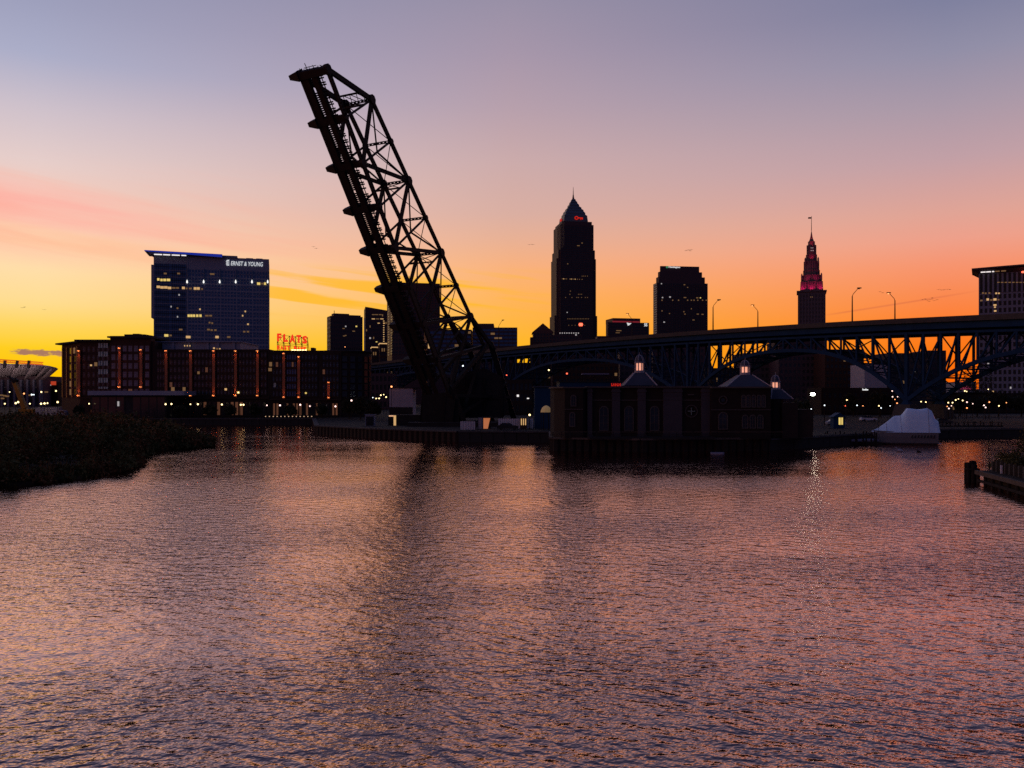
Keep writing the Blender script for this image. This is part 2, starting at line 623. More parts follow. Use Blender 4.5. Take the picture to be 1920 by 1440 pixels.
# ------------------------------------------------------------------ water
def make_water():
    th_c = np.linspace(-R(34), R(34), 90)
    th_l = -R(34) - np.linspace(R(6), R(52), 10)[::-1]
    th = np.concatenate([th_l, th_c, -th_l[::-1]])
    rr_ = np.concatenate([[2.0], np.geomspace(8, 1500, 90)])
    A, B = np.meshgrid(th, rr_)
    X, Yv = B * np.sin(A), B * np.cos(A)
    V = np.stack([X, Yv, np.zeros_like(X)], -1).reshape(-1, 3)
    n, m = len(rr_), len(th)
    i, j = np.meshgrid(np.arange(n - 1), np.arange(m - 1), indexing='ij')
    a = (i * m + j).ravel()
    Fq = np.stack([a, a + 1, a + m + 1, a + m], 1)
    me = bpy.data.meshes.new('water')
    me.from_pydata(V.tolist(), [], Fq.tolist())
    me.update()
    m_ = bpy.data.materials.new('rippled river water')
    m_.use_nodes = True
    t = NT(m_.node_tree)
    geo = t.n('ShaderNodeNewGeometry')
    pos = geo.outputs['Position']
    sp = t.n('ShaderNodeSeparateXYZ')
    t.link(pos, sp.inputs[0])
    # height field as a node group so that it can be sampled three times
    grp = bpy.data.node_groups.new('wave height', 'ShaderNodeTree')
    grp.interface.new_socket('x', in_out='INPUT', socket_type='NodeSocketFloat')
    grp.interface.new_socket('y', in_out='INPUT', socket_type='NodeSocketFloat')
    grp.interface.new_socket('h', in_out='OUTPUT', socket_type='NodeSocketFloat')
    q = NT(grp)
    gi, go = q.n('NodeGroupInput'), q.n('NodeGroupOutput')
    x, y = gi.outputs[0], gi.outputs[1]
    # slow bending of the crests
    wx = q.noise(q.xyz(x, y, 0.0), 0.045, 1.0, 0.5)
    bend = q.math('MULTIPLY', q.math('SUBTRACT', wx, 0.5), 9.0)
    y2 = q.math('ADD', y, q.math('ADD', q.math('MULTIPLY', x, 0.28), bend))
    h1 = q.noise(q.xyz(q.math('MULTIPLY', x, 0.7), y2, 0.0), 1.55, 2.0, 0.5)
    h2 = q.noise(q.xyz(q.math('MULTIPLY', x, 0.8), q.math('SUBTRACT', y, q.math('MULTIPLY', x, 0.35)), 5.0), 4.6, 2.0, 0.55)
    h3 = q.noise(q.xyz(x, y, 9.0), 10.0, 1.0, 0.5)
    hh = q.math('ADD', q.math('MULTIPLY', h1, WAVE[0]), q.math('ADD', q.math('MULTIPLY', h2, WAVE[1]), q.math('MULTIPLY', h3, WAVE[2])))
    q.link(hh, go.inputs[0])

    def H(xo, yo):
        nd = t.n('ShaderNodeGroup')
        nd.node_tree = grp
        t.link(t.math('ADD', sp.outputs[0], xo), nd.inputs[0])
        t.link(t.math('ADD', sp.outputs[1], yo), nd.inputs[1])
        return nd.outputs[0]
    e = 0.012
    h0, hx, hy = H(0.0, 0.0), H(e, 0.0), H(0.0, e)
    # calmer and rougher patches
    gust = t.noise(pos, 0.05, 3.0, 0.55)
    lanes = t.noise(t.xyz(t.math('MULTIPLY', sp.outputs[0], 0.012), t.math('MULTIPLY', sp.outputs[1], 0.075), 4.0), 1.0, 3.0, 0.6)
    amp = t.math('MULTIPLY', t.rng(gust, 0.3, 0.7, 0.65, 1.3), t.rng(lanes, 0.35, 0.65, 0.72, 1.12))
    # the reach below the far banks is sheltered and lies calmer
    amp = t.math('MULTIPLY', amp, t.rng(sp.outputs[1], 30.0, 130.0, 1.3, 0.5, smooth=True))
    sxn = t.math('MULTIPLY', t.math('DIVIDE', t.math('SUBTRACT', h0, hx), e), amp)
    syn = t.math('MULTIPLY', t.math('DIVIDE', t.math('SUBTRACT', h0, hy), e), amp)
    nv = t.n('ShaderNodeVectorMath', operation='NORMALIZE')
    t.link(t.xyz(sxn, syn, 1.0), nv.inputs[0])
    m_.node_tree.nodes.remove(m_.node_tree.nodes['Principled BSDF'])
    fr_ = t.n('ShaderNodeFresnel')
    fr_.inputs['IOR'].default_value = 1.6
    t.link(nv.outputs[0], fr_.inputs['Normal'])
    gl = t.n('ShaderNodeBsdfAnisotropic')
    gl.inputs['Color'].default_value = (1.0, 0.73, 0.67, 1)  # warm tint put into the reflection colour
    gl.inputs['Roughness'].default_value = 0.085
    t.link(nv.outputs[0], gl.inputs['Normal'])
    df = t.n('ShaderNodeBsdfDiffuse')
    df.inputs['Color'].default_value = (0.012, 0.008, 0.008, 1)
    mx = t.n('ShaderNodeMixShader')
    t.link(t.math('MULTIPLY_ADD', fr_.outputs[0], 2.3, 0.0, clamp=True), mx.inputs[0])  # reflection boosted beyond real water
    t.link(df.outputs[0], mx.inputs[1])
    t.link(gl.outputs[0], mx.inputs[2])
    t.link(mx.outputs[0], m_.node_tree.nodes['Material Output'].inputs['Surface'])
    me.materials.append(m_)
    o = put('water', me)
    tag(o, 'wide rippled river reflecting the orange and pink dusk sky', kind='structure')


WAVE = (0.115, 0.034, 0.004)
make_water()

# ------------------------------------------------------------------ land
LZ = 2.0
shore = [wl(-900, 797), wl(120, 797), wl(400, 797), wl(589, 797), wl(595, 815), wl(700, 822), wl(860, 829), wl(1035, 830), wl(1036, 845),
         wl(1200, 848), wl(1440, 845), wl(1540, 838), wl(1640, 831), wl(1760, 822), wl(1925, 820), wl(2600, 818)]
land = [(p.x, p.y) for p in shore]
far_poly = land + [(9000, 400), (14000, 14000), (-14000, 14000), (-9000, 400)]
mb = MB()
mb.slab(far_poly, -1.0, LZ)
gmat = mat('city ground', (0.02, 0.019, 0.018), 0.95, var=0.4, vscale=0.05)
tag(mb.build('ground', gmat), 'dark city ground reaching to the horizon', kind='structure')

# far ridge on the right horizon
mb = MB()
ridge = []
for i in range(41):
    t_ = i / 40
    ridge.append((-200 + t_ * 3200, 12 + 28 * (0.5 + 0.5 * math.sin(t_ * 9 + 1)) + random.uniform(-3, 3) + 18 * t_))
mb.prism([(-200, 0)] + ridge + [(3000, 0)], 3200, 3500)
tag(mb.build('hill', mat('far wooded hill', (0.03, 0.03, 0.028), 0.95)), 'low far ridge on the right horizon', kind='structure')

# ------------------------------------------------------------------ quay walls: sheet piles, concrete blocks, timber fender
def quay(name, label, pts, zt, step, matt, piece, depth=0.35, ribbed=True, cap=None):
    root = thing(name, label, 'quay wall', (pts[0].x, pts[0].y, 0))
    o = Vector((pts[0].x, pts[0].y, 0))
    for a, b in zip(pts[:-1], pts[1:]):
        d = Vector((b.x - a.x, b.y - a.y, 0))
        L = d.length
        d.normalize()
        ang = math.atan2(d.y, d.x)
        n = max(1, int(round(L / step)))
        sw = L / n
        me_ = []
        for v in range(3):
            m2 = MB()
            j = 0.03 * v
            if ribbed:
                m2.prism([(0.02, 0), (sw - 0.02, 0), (sw - 0.02, 1), (0.02, 1)], 0, 0)  # placeholder profile replaced below
                m2 = MB()
                prof = [(0.02, -0.05), (sw * 0.25, -depth - j), (sw * 0.72, -depth - j), (sw - 0.02, -0.05), (sw - 0.02, 0.12), (0.02, 0.12)]
                m2.slab(prof, -1.2, zt - 0.25 + j)
            else:
                m2.box(0.04, sw - 0.04, -depth - j, 0.1, -1.2, zt - 0.25 - j)
            me_.append(m2.mesh(piece, matt))
        for k in range(n):
            p = a + d * (k * sw) - o
            put(piece, me_[random.randrange(3)], root, (p.x, p.y, 0), ang)
        m3 = MB()
        m3.box(0, L, -depth - 0.2, 0.5, zt - 0.24, zt + 0.05)
        p = a - o
        put('cap_beam', m3.mesh('cap_beam', cap or CONC), root, (p.x, p.y, 0), ang)
    return root


P = shore
quay('sheet_pile_wall', 'long low river wall under the brick apartments', P[1:4], LZ, 2.4, CONCD, 'wall_panel', ribbed=False)
quay('sheet_pile_wall', 'steel sheet pile wharf wall left of the raised bridge', [P[3], P[4], P[5], P[6]], LZ + 0.1, 1.5, RUST, 'sheet_pile', 0.45)
quay('quay_wall', 'concrete block wharf wall between the raised bridge and the clubhouse', [P[6], P[7]], LZ + 0.1, 2.2, CONCD, 'concrete_block', ribbed=False)
quay('timber_wharf', 'dark timber wharf face under the domed clubhouse', [P[7], P[8], P[9], P[10]], LZ + 0.1, 1.3, TIMBER, 'timber_pile', 0.4, cap=TIMBERL)
quay('timber_wharf', 'low dark river wall behind the wrapped yacht', [P[10], P[11], P[12], P[13], P[14]], LZ - 0.1, 2.2, CONCD, 'wall_panel', ribbed=False)

# ------------------------------------------------------------------ raised bascule bridge
SB = 0.9
ax_a = Vector((0.27329113, 0.51244131, -0.81407362))
ax_d = Vector((0.36819936, 0.72611318, 0.58067968))
ax_w = Vector((0.88867384, -0.45843599, 0.00975973))
O0 = Vector((-44.11062861 * SB, 185.0 * SB, CAM_H + (75.67722902 - CAM_H) * SB))
PN, DW, D0_, D1_ = 10.16052968 * SB, 7.05671702 * SB, 9.77732719 * SB, 1.51787867 * SB


def LP(i, top, w):
    dd = (D0_ + D1_ * i) if top else 0.0
    return O0 + ax_a * (i * PN) + ax_d * (dd * (top if top not in (True, False) else 1)) + ax_w * (w * DW)


heel = LP(8.6, 0, 0.5)
BR = thing('bascule_bridge', 'black steel railway bascule bridge raised steeply against the sunset', 'bridge', (heel.x, heel.y, 0))
BO = Vector((heel.x, heel.y, 0))


def bpart(name, mb_, *m):
    mb_.v = [(v[0] - BO.x, v[1] - BO.y, v[2]) for v in mb_.v]
    return mb_.build(name, *(m or (STEEL,)), parent=BR)


def laced(mb_, p, q, side, wide, deep, n_b=None, plate=0.14, gap=0.85, solid=False):
    """box member made of two plates joined by battens, so that light shows through"""
    p, q = Vector(p), Vector(q)
    d = (q - p).normalized()
    s = (Vector(side) - d * Vector(side).dot(d)).normalized()
    t = s.cross(d)
    L = (q - p).length
    for sg in (-1, 1):
        a = p + s * (sg * (wide / 2 - plate / 2))
        b = q + s * (sg * (wide / 2 - plate / 2))
        mb_.beam(a, b, deep, plate, up=s)
    if solid:
        mb_.beam(p, q, wide - plate, deep * 0.8, up=t)
        return
    n = n_b or max(2, int(L / gap))
    for k in range(n):
        c = p + d * (L * (k + 0.5) / n)
        mb_.beam(c - s * (wide / 2 - plate), c + s * (wide / 2 - plate), gap * 0.52, deep * 0.85, up=t)


for w in (0, 1):
    # bottom chord, panel by panel, plated towards the heel
    for i in range(8):
        mb = MB()
        laced(mb, LP(i, 0, w), LP(i + 1, 0, w), ax_d, 0.85 if i < 5 else 1.5, 0.5, solid=i >= 5, gap=0.7)
        bpart('bottom_chord', mb)
    for i in range(1, 8):
        mb = MB()
        laced(mb, LP(i, 1, w), LP(i + 1, 1, w), ax_d, 0.8, 0.5, gap=0.75)
        bpart('top_chord', mb)
    # inclined end post
    mb = MB()
    laced(mb, LP(0, 0, w), LP(1, 1, w), ax_d, 0.95, 0.6, solid=True)
    bpart('end_post', mb)
    # main diagonals (warren)
    for (i, ti), (j, tj) in (((1, 1), (2, 0)), ((2, 0), (3, 1)), ((3, 1), (4, 0)), ((4, 0), (5, 1)), ((5, 1), (6, 0)), ((6, 0), (7, 1)), ((7, 1), (8, 0))):
        mb = MB()
        laced(mb, LP(i, ti, w), LP(j, tj, w), ax_a, 0.72, 0.5, solid=(i % 4 != 2), gap=0.8)
        bpart('diagonal', mb)
    # verticals
    for i in range(1, 9):
        mb = MB()
        laced(mb, LP(i, 0, w), LP(i, 1, w), ax_a, 0.38, 0.32, plate=0.12, gap=0.7, solid=True)
        bpart('post', mb)
    # half panel struts
    for i in (2, 4, 6):
        mb = MB()
        dd0 = D0_ + D1_ * i
        mid = O0 + ax_a * ((i) * PN) + ax_d * (dd0 * 0.5) + ax_w * (w * DW)
        mb.beam(mid, LP(i + 1, 1, w), 0.28, 0.28)
        mb.beam(mid, LP(i - 1, 1, w), 0.22, 0.22)
        bpart('sub_strut', mb)
    # gusset plates
    for i in range(0, 9):
        for tp in (0, 1):
            if tp and i < 1:
                continue
            mb = MB()
            c = LP(i, tp, w)
            r_ = 1.0 if (i % 2 == (1 if tp else 0)) else 0.6
            pts = []
            for k in range(8):
                a = math.pi / 8 + k * math.pi / 4
                pts.append(c + ax_a * (math.cos(a) * r_) + ax_d * (math.sin(a) * r_ * 0.85))
            th = ax_w * 0.42
            b0 = len(mb.v)
            mb.v.extend([tuple(p - th) for p in pts] + [tuple(p + th) for p in pts])
            mb.f.append(tuple(range(b0, b0 + 8)))
            mb.f.append(tuple(range(b0 + 15, b0 + 7, -1)))
            for k in range(8):
                j = (k + 1) % 8
                mb.f.append((b0 + j, b0 + k, b0 + 8 + k, b0 + 8 + j))
            mb.mi = [0] * len(mb.f)
            bpart('gusset_plate', mb)
# floor beams with brackets sticking out on the left
for i in range(0, 8):
    mb = MB()
    c0, c1 = LP(i, 0, -0.42), LP(i, 0, 1.0)
    c0 += ax_d * -0.9
    c1 += ax_d * 0.2
    a_, d_ = ax_a * 0.22, ax_d
    A = LP(i, 0, 0)
    Bv = LP(i, 0, 1)
    T = LP(i, 0, -0.40)
    # deep web between the trusses
    mb.beam(A + ax_d * 0.1, Bv + ax_d * 0.1, 0.6, 1.3, up=ax_a)
    mb.beam(A + ax_d * 0.1, A.lerp(Bv, 0.62) + ax_d * 0.1, 1.3, 1.5, up=ax_d)
    # tapered bracket
    lo, hi = -1.0, 1.15
    q = [A + ax_d * lo, A + ax_d * hi, T + ax_d * 0.7, T + ax_d * -0.3]
    th = ax_a * 0.95
    mb.hexa([q[0] - th, q[3] - th * 0.45, q[3] + th * 0.45, q[0] + th, q[1] - th, q[2] - th * 0.45, q[2] + th * 0.45, q[1] + th])
    bpart('floor_beam', mb)
# stringers, cross ties and rails between the bottom chords
L_end = 7.6
for wv in (0.09, 0.25, 0.42, 0.58):
    mb = MB()
    p, q = LP(0.02, 0, wv) + ax_d * -0.2, LP(L_end, 0, wv) + ax_d * -0.2
    mb.beam(p, q, 0.22, 0.6, up=ax_d)
    bpart('stringer', mb)
tie = MB()
tw = DW * 0.20
tie.beam(ax_w * (-tw / 2), ax_w * (tw / 2), 0.24, 0.24, up=ax_d)
tie_me = tie.mesh('railway_tie', TIMBER)
for k in range(165):
    i = 0.1 + k * (L_end - 0.1) / 165
    if (i % 1.0) > 0.955 or random.random() < 0.04:
        continue
    for wc in (0.33, 0.63):
        p = LP(i, 0, wc) + ax_d * 0.32
        if wc == 0.63 and k % 3 == 2:
            continue
        put('railway_tie', tie_me, BR, p - BO)
for wv in (0.12, 0.29, 0.37, 0.55, 0.63):
    mb = MB()
    mb.beam(LP(0.05, 0, wv) + ax_d * 0.55, LP(L_end, 0, wv) + ax_d * 0.55, 0.12, 0.16, up=ax_d)
    bpart('rail', mb)
# plates closing most of the floor, leaving a dotted slot
for i in range(0, 8):
    mb = MB()
    for (wa, wb) in ((0.07, 0.26), (0.40, 0.58)):
        for (s0, s1) in ((0.06, 0.97),):
            p, q = LP(i + s0, 0, (wa + wb) / 2) + ax_d * -0.5, LP(i + s1, 0, (wa + wb) / 2) + ax_d * -0.5
            mb.beam(p, q, (wb - wa) * DW, 0.06, up=ax_d)
    bpart('deck_plate', mb)
# top lateral bracing and sway struts between the two trusses
for i in range(1, 9):
    mb = MB()
    laced(mb, LP(i, 1, 0), LP(i, 1, 1), ax_a, 0.5, 0.4, gap=0.8, plate=0.12)
    bpart('top_strut', mb)
    if i < 8:
        for w in (0, 1):
            mb = MB()
            mb.beam(LP(i, 1, w), LP(i + 1, 1, 1 - w), 0.14, 0.14)
            bpart('lateral_brace', mb)
for i in (1, 3, 5, 7):
    # portal frames lower in the depth of the truss
    dd0 = D0_ + D1_ * i
    for fr_ in (0.72,):
        mb = MB()
        a0 = O0 + ax_a * (i * PN) + ax_d * (dd0 * fr_)
        b0 = a0 + ax_w * DW
        mb.beam(a0, b0, 0.3, 0.3)
        mb.beam(a0, LP(i, 1, 1), 0.16, 0.16)
        mb.beam(b0, LP(i, 1, 0), 0.16, 0.16)
        bpart('sway_frame', mb)
# portal lattice at the hip
mb = MB()
for k in range(4):
    f0, f1 = k / 4, (k + 1) / 4
    a0 = LP(1, 1, f0) - ax_d * 2.0 - ax_a * 2.2
    b0 = LP(1, 1, f1)
    mb.beam(a0, b0, 0.12, 0.12)
    mb.beam(LP(1, 1, f0), LP(1, 1, f1) - ax_d * 2.0 - ax_a * 2.2, 0.12, 0.12)
mb.beam(LP(1, 1, 0) - ax_d * 2.0 - ax_a * 2.2, LP(1, 1, 1) - ax_d * 2.0 - ax_a * 2.2, 0.3, 0.3)
bpart('portal_lattice', mb)
# tip beam, small platform and railing at the free end
mb = MB()
mb.beam(LP(0, 0, -0.05) + ax_a * 0.1, LP(0, 0, 1.06) + ax_a * 0.1, 1.3, 1.5, up=ax_d)
bpart('tip_beam', mb)
mb = MB()
for k in range(12):
    w = 0.05 + k * 0.075
    p = LP(0, 0, w) - ax_a * 0.5 + ax_d * random.uniform(0.2, 1.0)
    mb.beam(p, p - ax_a * random.uniform(0.2, 0.8) + ax_w * random.uniform(-0.4, 0.4), 0.09, 0.09)
mb.beam(LP(0, 0, 0.15) - ax_a * 1.0 + ax_d * 0.6, LP(0, 0, 0.6) - ax_a * 1.0 + ax_d * 0.6, 0.09, 0.09)
mb.beam(LP(0, 0, 0.32) - ax_a * 0.4, LP(0, 0, 0.30) - ax_a * 1.9, 0.1, 0.1)
bpart('tip_railing', mb)
# heel: trunnion, tower, counterweight on linkages
hz = LP(8.3, 0, 0)
for w in (0, 1):
    H0 = LP(7, 0, w)
    H1 = LP(8, 0, w)
    H2 = LP(8.9, 0, w)
    T8, T9 = LP(8, 1, w), LP(8.7, 0.8, w)
    mb = MB()
    mb.beam(H1, H2, 1.9, 1.9, up=ax_d)
    bpart('heel_girder', mb)
    mb = MB()
    mb.beam(T8, H2, 0.9, 0.7)
    mb.beam(T8, LP(7, 0, w), 0.8, 0.7)
    mb.beam(LP(7, 1, w), LP(6, 0, w), 0.5, 0.5)
    bpart('heel_brace', mb)
    # tower legs: upright under the trunnion, raked back
    base = H1.copy()
    mb = MB()
    laced(mb, (H1.x - 0.5, H1.y, 1.8), (H1.x + 0.3, H1.y, H1.z + 1.0), (1, 0, 0), 2.2, 1.2, solid=True)
    bpart('tower_leg', mb)
    mb = MB()
    top = Vector((T8.x + 1.5, T8.y, T8.z + 1.0))
    laced(mb, (top.x + 6.2, top.y + 4.0, 1.8), top, (1, 0, 0), 1.3, 0.9, solid=True)
    bpart('tower_leg', mb)
    mb = MB()
    mb.beam(H1 + Vector((0, 0, 1)), top, 0.9, 0.8)
    bpart('tower_brace', mb)
    mb = MB()
    mb.beam(LP(7, 1, w), top + Vector((1.0, 0.5, -2.0)), 0.8, 0.8)
    bpart('operating_strut', mb)
    mb = MB()
    mb.beam((H1.x, H1.y, 9.0), (top.x + 5.5, top.y + 2.2, 8.5), 0.7, 0.7)
    mb.beam((H1.x, H1.y, 3.0), (top.x + 4.0, top.y + 1.6, 12.0), 0.6, 0.6)
    bpart('tower_brace', mb)
# counterweight
T8 = LP(8, 1, 0.5)
mb = MB()
cx, cy = T8.x + 2.0, T8.y - 1.0
mb.prism([(-7.5, 3.6), (5.5, 3.6), (6.8, 6.0), (5.0, 13.5), (1.0, 15.5), (-5.0, 14.0), (-7.5, 9.0)], -4.5, 4.5)
mb.v = [(v[0] + cx, v[1] + cy, v[2]) for v in mb.v]
bpart('counterweight', mb, CONCD)
mb = MB()
for dxx in (-7.6, -3.4, 0.8, 5.0):
    mb.box(cx + dxx, cx + dxx + 0.5, cy - 4.75, cy - 4.45, 3.6, 13.2)
mb.box(cx - 7.6, cx + 6.2, cy - 4.72, cy - 4.48, 8.0, 8.5)
bpart('counterweight_rib', mb)
# plated heel link truss and machinery house
mb = MB()
mb.prism([(-4.2, 2.0), (4.0, 2.0), (4.0, 8.0), (1.0, 9.6), (-4.2, 9.0)], -3.6, 3.6)
mb.v = [(v[0] + LP(8.3, 0, 0.5).x, v[1] + LP(8.3, 0, 0.5).y + 1.0, v[2]) for v in mb.v]
bpart('machinery_house', mb)
# concrete pier
mb = MB()
hp = LP(8.3, 0, 0.5)
mb.box(hp.x - 7.0, hp.x + 19.0, hp.y - 7.5, hp.y + 10.0, 0.5, 2.9)
bpart('pier', mb, CONCD)
# glowing bars painting a glint of light on the frame, with a lit cabin window
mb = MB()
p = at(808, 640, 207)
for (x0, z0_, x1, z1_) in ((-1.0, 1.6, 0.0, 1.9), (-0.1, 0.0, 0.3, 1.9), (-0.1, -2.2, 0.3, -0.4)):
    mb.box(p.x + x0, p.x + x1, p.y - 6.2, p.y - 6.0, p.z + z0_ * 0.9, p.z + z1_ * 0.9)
bpart('glint_and_window', mb, LITW)

# ------------------------------------------------------------------ blue steel viaduct
VX0, VY0 = 135.7, 235.0
VD = Vector((-240.8, 368.0, 0))
VL = VD.length
VD.normalize()
VANG = math.atan2(VD.y, VD.x)
VIA = thing('steel_viaduct', 'long blue steel arched truss viaduct crossing behind the raised bridge', 'bridge', (VX0, VY0, 0), VANG)


def vpx(L):
    x = VX0 + VD.x * L
    y = VY0 + VD.y * L
    return x, y


top_tab = [(-60, 571), (0, 586), (33.8, 597), (55, 602), (72.5, 607), (90, 612), (111, 620), (143, 629), (180, 637), (203, 641.5), (279, 656), (340, 668), (425, 683), (480, 690)]


def ztop(L):
    for (a, pa_), (b, pb_) in zip(top_tab[:-1], top_tab[1:]):
        if L <= b or b == 480:
            f = (L - a) / (b - a)
            _, y = vpx(L)
            return CAM_H + (HZ - (pa_ + (pb_ - pa_) * f)) / FPX * y


zt_fit = np.polyfit([t_[0] for t_ in top_tab], [CAM_H + (HZ - t_[1]) / FPX * vpx(t_[0])[1] for t_ in top_tab], 3)


def zt(L):
    return float(np.polyval(zt_fit, L))


PIERS = [-62.0, 33.8, 124.9, 265.0, 425.0, 500.0]
ZFOOT = 7.6


def zbot(L):
    for a, b in zip(PIERS[:-1], PIERS[1:]):
        if a <= L <= b:
            c, h = (a + b) / 2, (b - a) / 2
            u = abs(L - c) / h
            crown = zt(c) - 8.6
            return ZFOOT + (crown - ZFOOT) * (1 - u ** 2.5)
    return ZFOOT


VW = 17.0
segs = []
for a, b in zip(PIERS[:-1], PIERS[1:]):
    n = int(round((b - a) / (5.6 if b < 200 else 7.0) / 2)) * 2
    segs.append([a + (b - a) * k / n for k in range(n + 1)])
nodes = sorted(set(round(x, 3) for s in segs for x in s))
nodes = [x for x in nodes if -62 <= x <= 480]


def vb(name, mb_, m=BLUE):
    return mb_.build(name, m, parent=VIA)


# deck pieces
for a, b in zip(nodes[:-1], nodes[1:]):
    za, zb_ = zt(a), zt(b)
    mb = MB()
    mb.hexa([(a, -VW - 1.6, za - 1.5), (b, -VW - 1.6, zb_ - 1.5), (b, 1.6, zb_ - 1.5), (a, 1.6, za - 1.5),
             (a, -VW - 1.6, za - 1.05), (b, -VW - 1.6, zb_ - 1.05), (b, 1.6, zb_ - 1.05), (a, 1.6, za - 1.05)])
    vb('deck_slab', mb, CONC)
    for yy in (1.32, -VW - 1.6):
        mb = MB()
        mb.hexa([(a, yy, za - 1.04), (b, yy, zb_ - 1.04), (b, yy + 0.28, zb_ - 1.04), (a, yy + 0.28, za - 1.04),
                 (a, yy, za), (b, yy, zb_), (b, yy + 0.28, zb_), (a, yy + 0.28, za)])
        vb('parapet', mb, CONC)
for yy in (0.55, -VW - 0.75):
    for a, b in zip(nodes[:-1:2], nodes[2::2]):
        mb = MB()
        za, zb_ = zt(a), zt(b)
        mb.hexa([(a, yy, za - 3.4), (b, yy, zb_ - 3.4), (b, yy + 0.25, zb_ - 3.4), (a, yy + 0.25, za - 3.4),
                 (a, yy, za - 1.52), (b, yy, zb_ - 1.52), (b, yy + 0.25, zb_ - 1.52), (a, yy + 0.25, za - 1.52)])
        vb('fascia_girder', mb)
for ti, yy in enumerate((0.0, -VW)):
    for a, b in zip(nodes[:-1], nodes[1:]):
        mb = MB()
        mb.beam((a, yy, zt(a) - 4.4), (b, yy, zt(b) - 4.4), 0.6, 0.7)
        vb('top_chord', mb)
        mb = MB()
        mb.beam((a, yy, zbot(a)), (b, yy, zbot(b)), 0.9, 1.15)
        vb('arch_chord', mb)
    for idx, L in enumerate(nodes):
        mb = MB()
        pierhere = any(abs(L - p) < 0.1 for p in PIERS)
        hgt = zt(L) - 4.4 - zbot(L)
        wdt = 1.0 if pierhere else (0.62 if hgt > 9 else 0.5)
        mb.beam((L, yy, zbot(L)), (L, yy, zt(L) - 4.2), wdt, wdt)
        vb('post', mb)
    for a, b in zip(nodes[:-1], nodes[1:]):
        # diagonals lean up and away from the nearest pier
        mid = (a + b) / 2
        near = min(PIERS, key=lambda p: abs(p - mid))
        mb = MB()
        if mid > near:
            p, q = (a, yy, zbot(a)), (b, yy, zt(b) - 4.4)
        else:
            p, q = (b, yy, zbot(b)), (a, yy, zt(a) - 4.4)
        mb.beam(p, q, 0.42, 0.42)
        vb('diagonal', mb)
# floor trusses and cross bracing between the two planes
for idx, L in enumerate(nodes):
    mb = MB()
    z1 = zt(L) - 1.6
    mb.beam((L, 0.5, z1 - 0.4), (L, -VW - 0.5, z1 - 0.4), 0.4, 1.4)
    mb.beam((L, 0, z1 - 2.8), (L, -VW, z1 - 2.8), 0.35, 0.5)
    for k in range(4):
        y0_, y1_ = -VW * k / 4, -VW * (k + 1) / 4
        mb.beam((L, y0_, z1 - 2.8 if k % 2 else z1 - 1), (L, y1_, z1 - 1 if k % 2 else z1 - 2.8), 0.22, 0.22)
    vb('floor_truss', mb)
    mb = MB()
    mb.beam((L, 0, zbot(L)), (L, -VW, zbot(L)), 0.45, 0.5)
    if zt(L) - zbot(L) > 9 and idx % 2 == 0:
        zc, zd = zbot(L), zt(L) - 5.0
        mb.beam((L, 0, zc), (L, -VW, zd), 0.28, 0.28)
        mb.beam((L, -VW, zc), (L, 0, zd), 0.28, 0.28)
    vb('cross_frame', mb)
for a, b in zip(nodes[:-1], nodes[1:]):
    mb = MB()
    mb.beam((a, 0, zbot(a)), (b, -VW, zbot(b)), 0.25, 0.25)
    mb.beam((a, -VW, zbot(a)), (b, 0, zbot(b)), 0.25, 0.25)
    vb('wind_brace', mb)
# stringers under the deck
for yy in (-3.4, -6.8, -10.2, -13.6):
    mb = MB()
    for a, b in zip(nodes[:-1:3], nodes[3::3]):
        mb.beam((a, yy, zt(a) - 2.0), (b, yy, zt(b) - 2.0), 0.35, 0.9)
    vb('stringer', mb)
# pier shoes and concrete piers
for p_ in PIERS[:-1]:
    for yy in (0.0, -VW):
        mb = MB()
        mb.hexa([(p_ - 1.3, yy - 1.2, 6.4), (p_ + 1.3, yy - 1.2, 6.4), (p_ + 1.3, yy + 1.2, 6.4), (p_ - 1.3, yy + 1.2, 6.4),
                 (p_ - 0.6, yy - 0.6, 7.7), (p_ + 0.6, yy - 0.6, 7.7), (p_ + 0.6, yy + 0.6, 7.7), (p_ - 0.6, yy + 0.6, 7.7)])
        vb('bearing_shoe', mb)
        mb = MB()
        mb.hexa([(p_ - 3.6, yy - 3.2, 1.0), (p_ + 3.6, yy - 3.2, 1.0), (p_ + 3.6, yy + 3.2, 1.0), (p_ - 3.6, yy + 3.2, 1.0),
                 (p_ - 2.4, yy - 2.2, 6.4), (p_ + 2.4, yy - 2.2, 6.4), (p_ + 2.4, yy + 2.2, 6.4), (p_ - 2.4, yy + 2.2, 6.4)])
        vb('concrete_pier', mb, CONC)

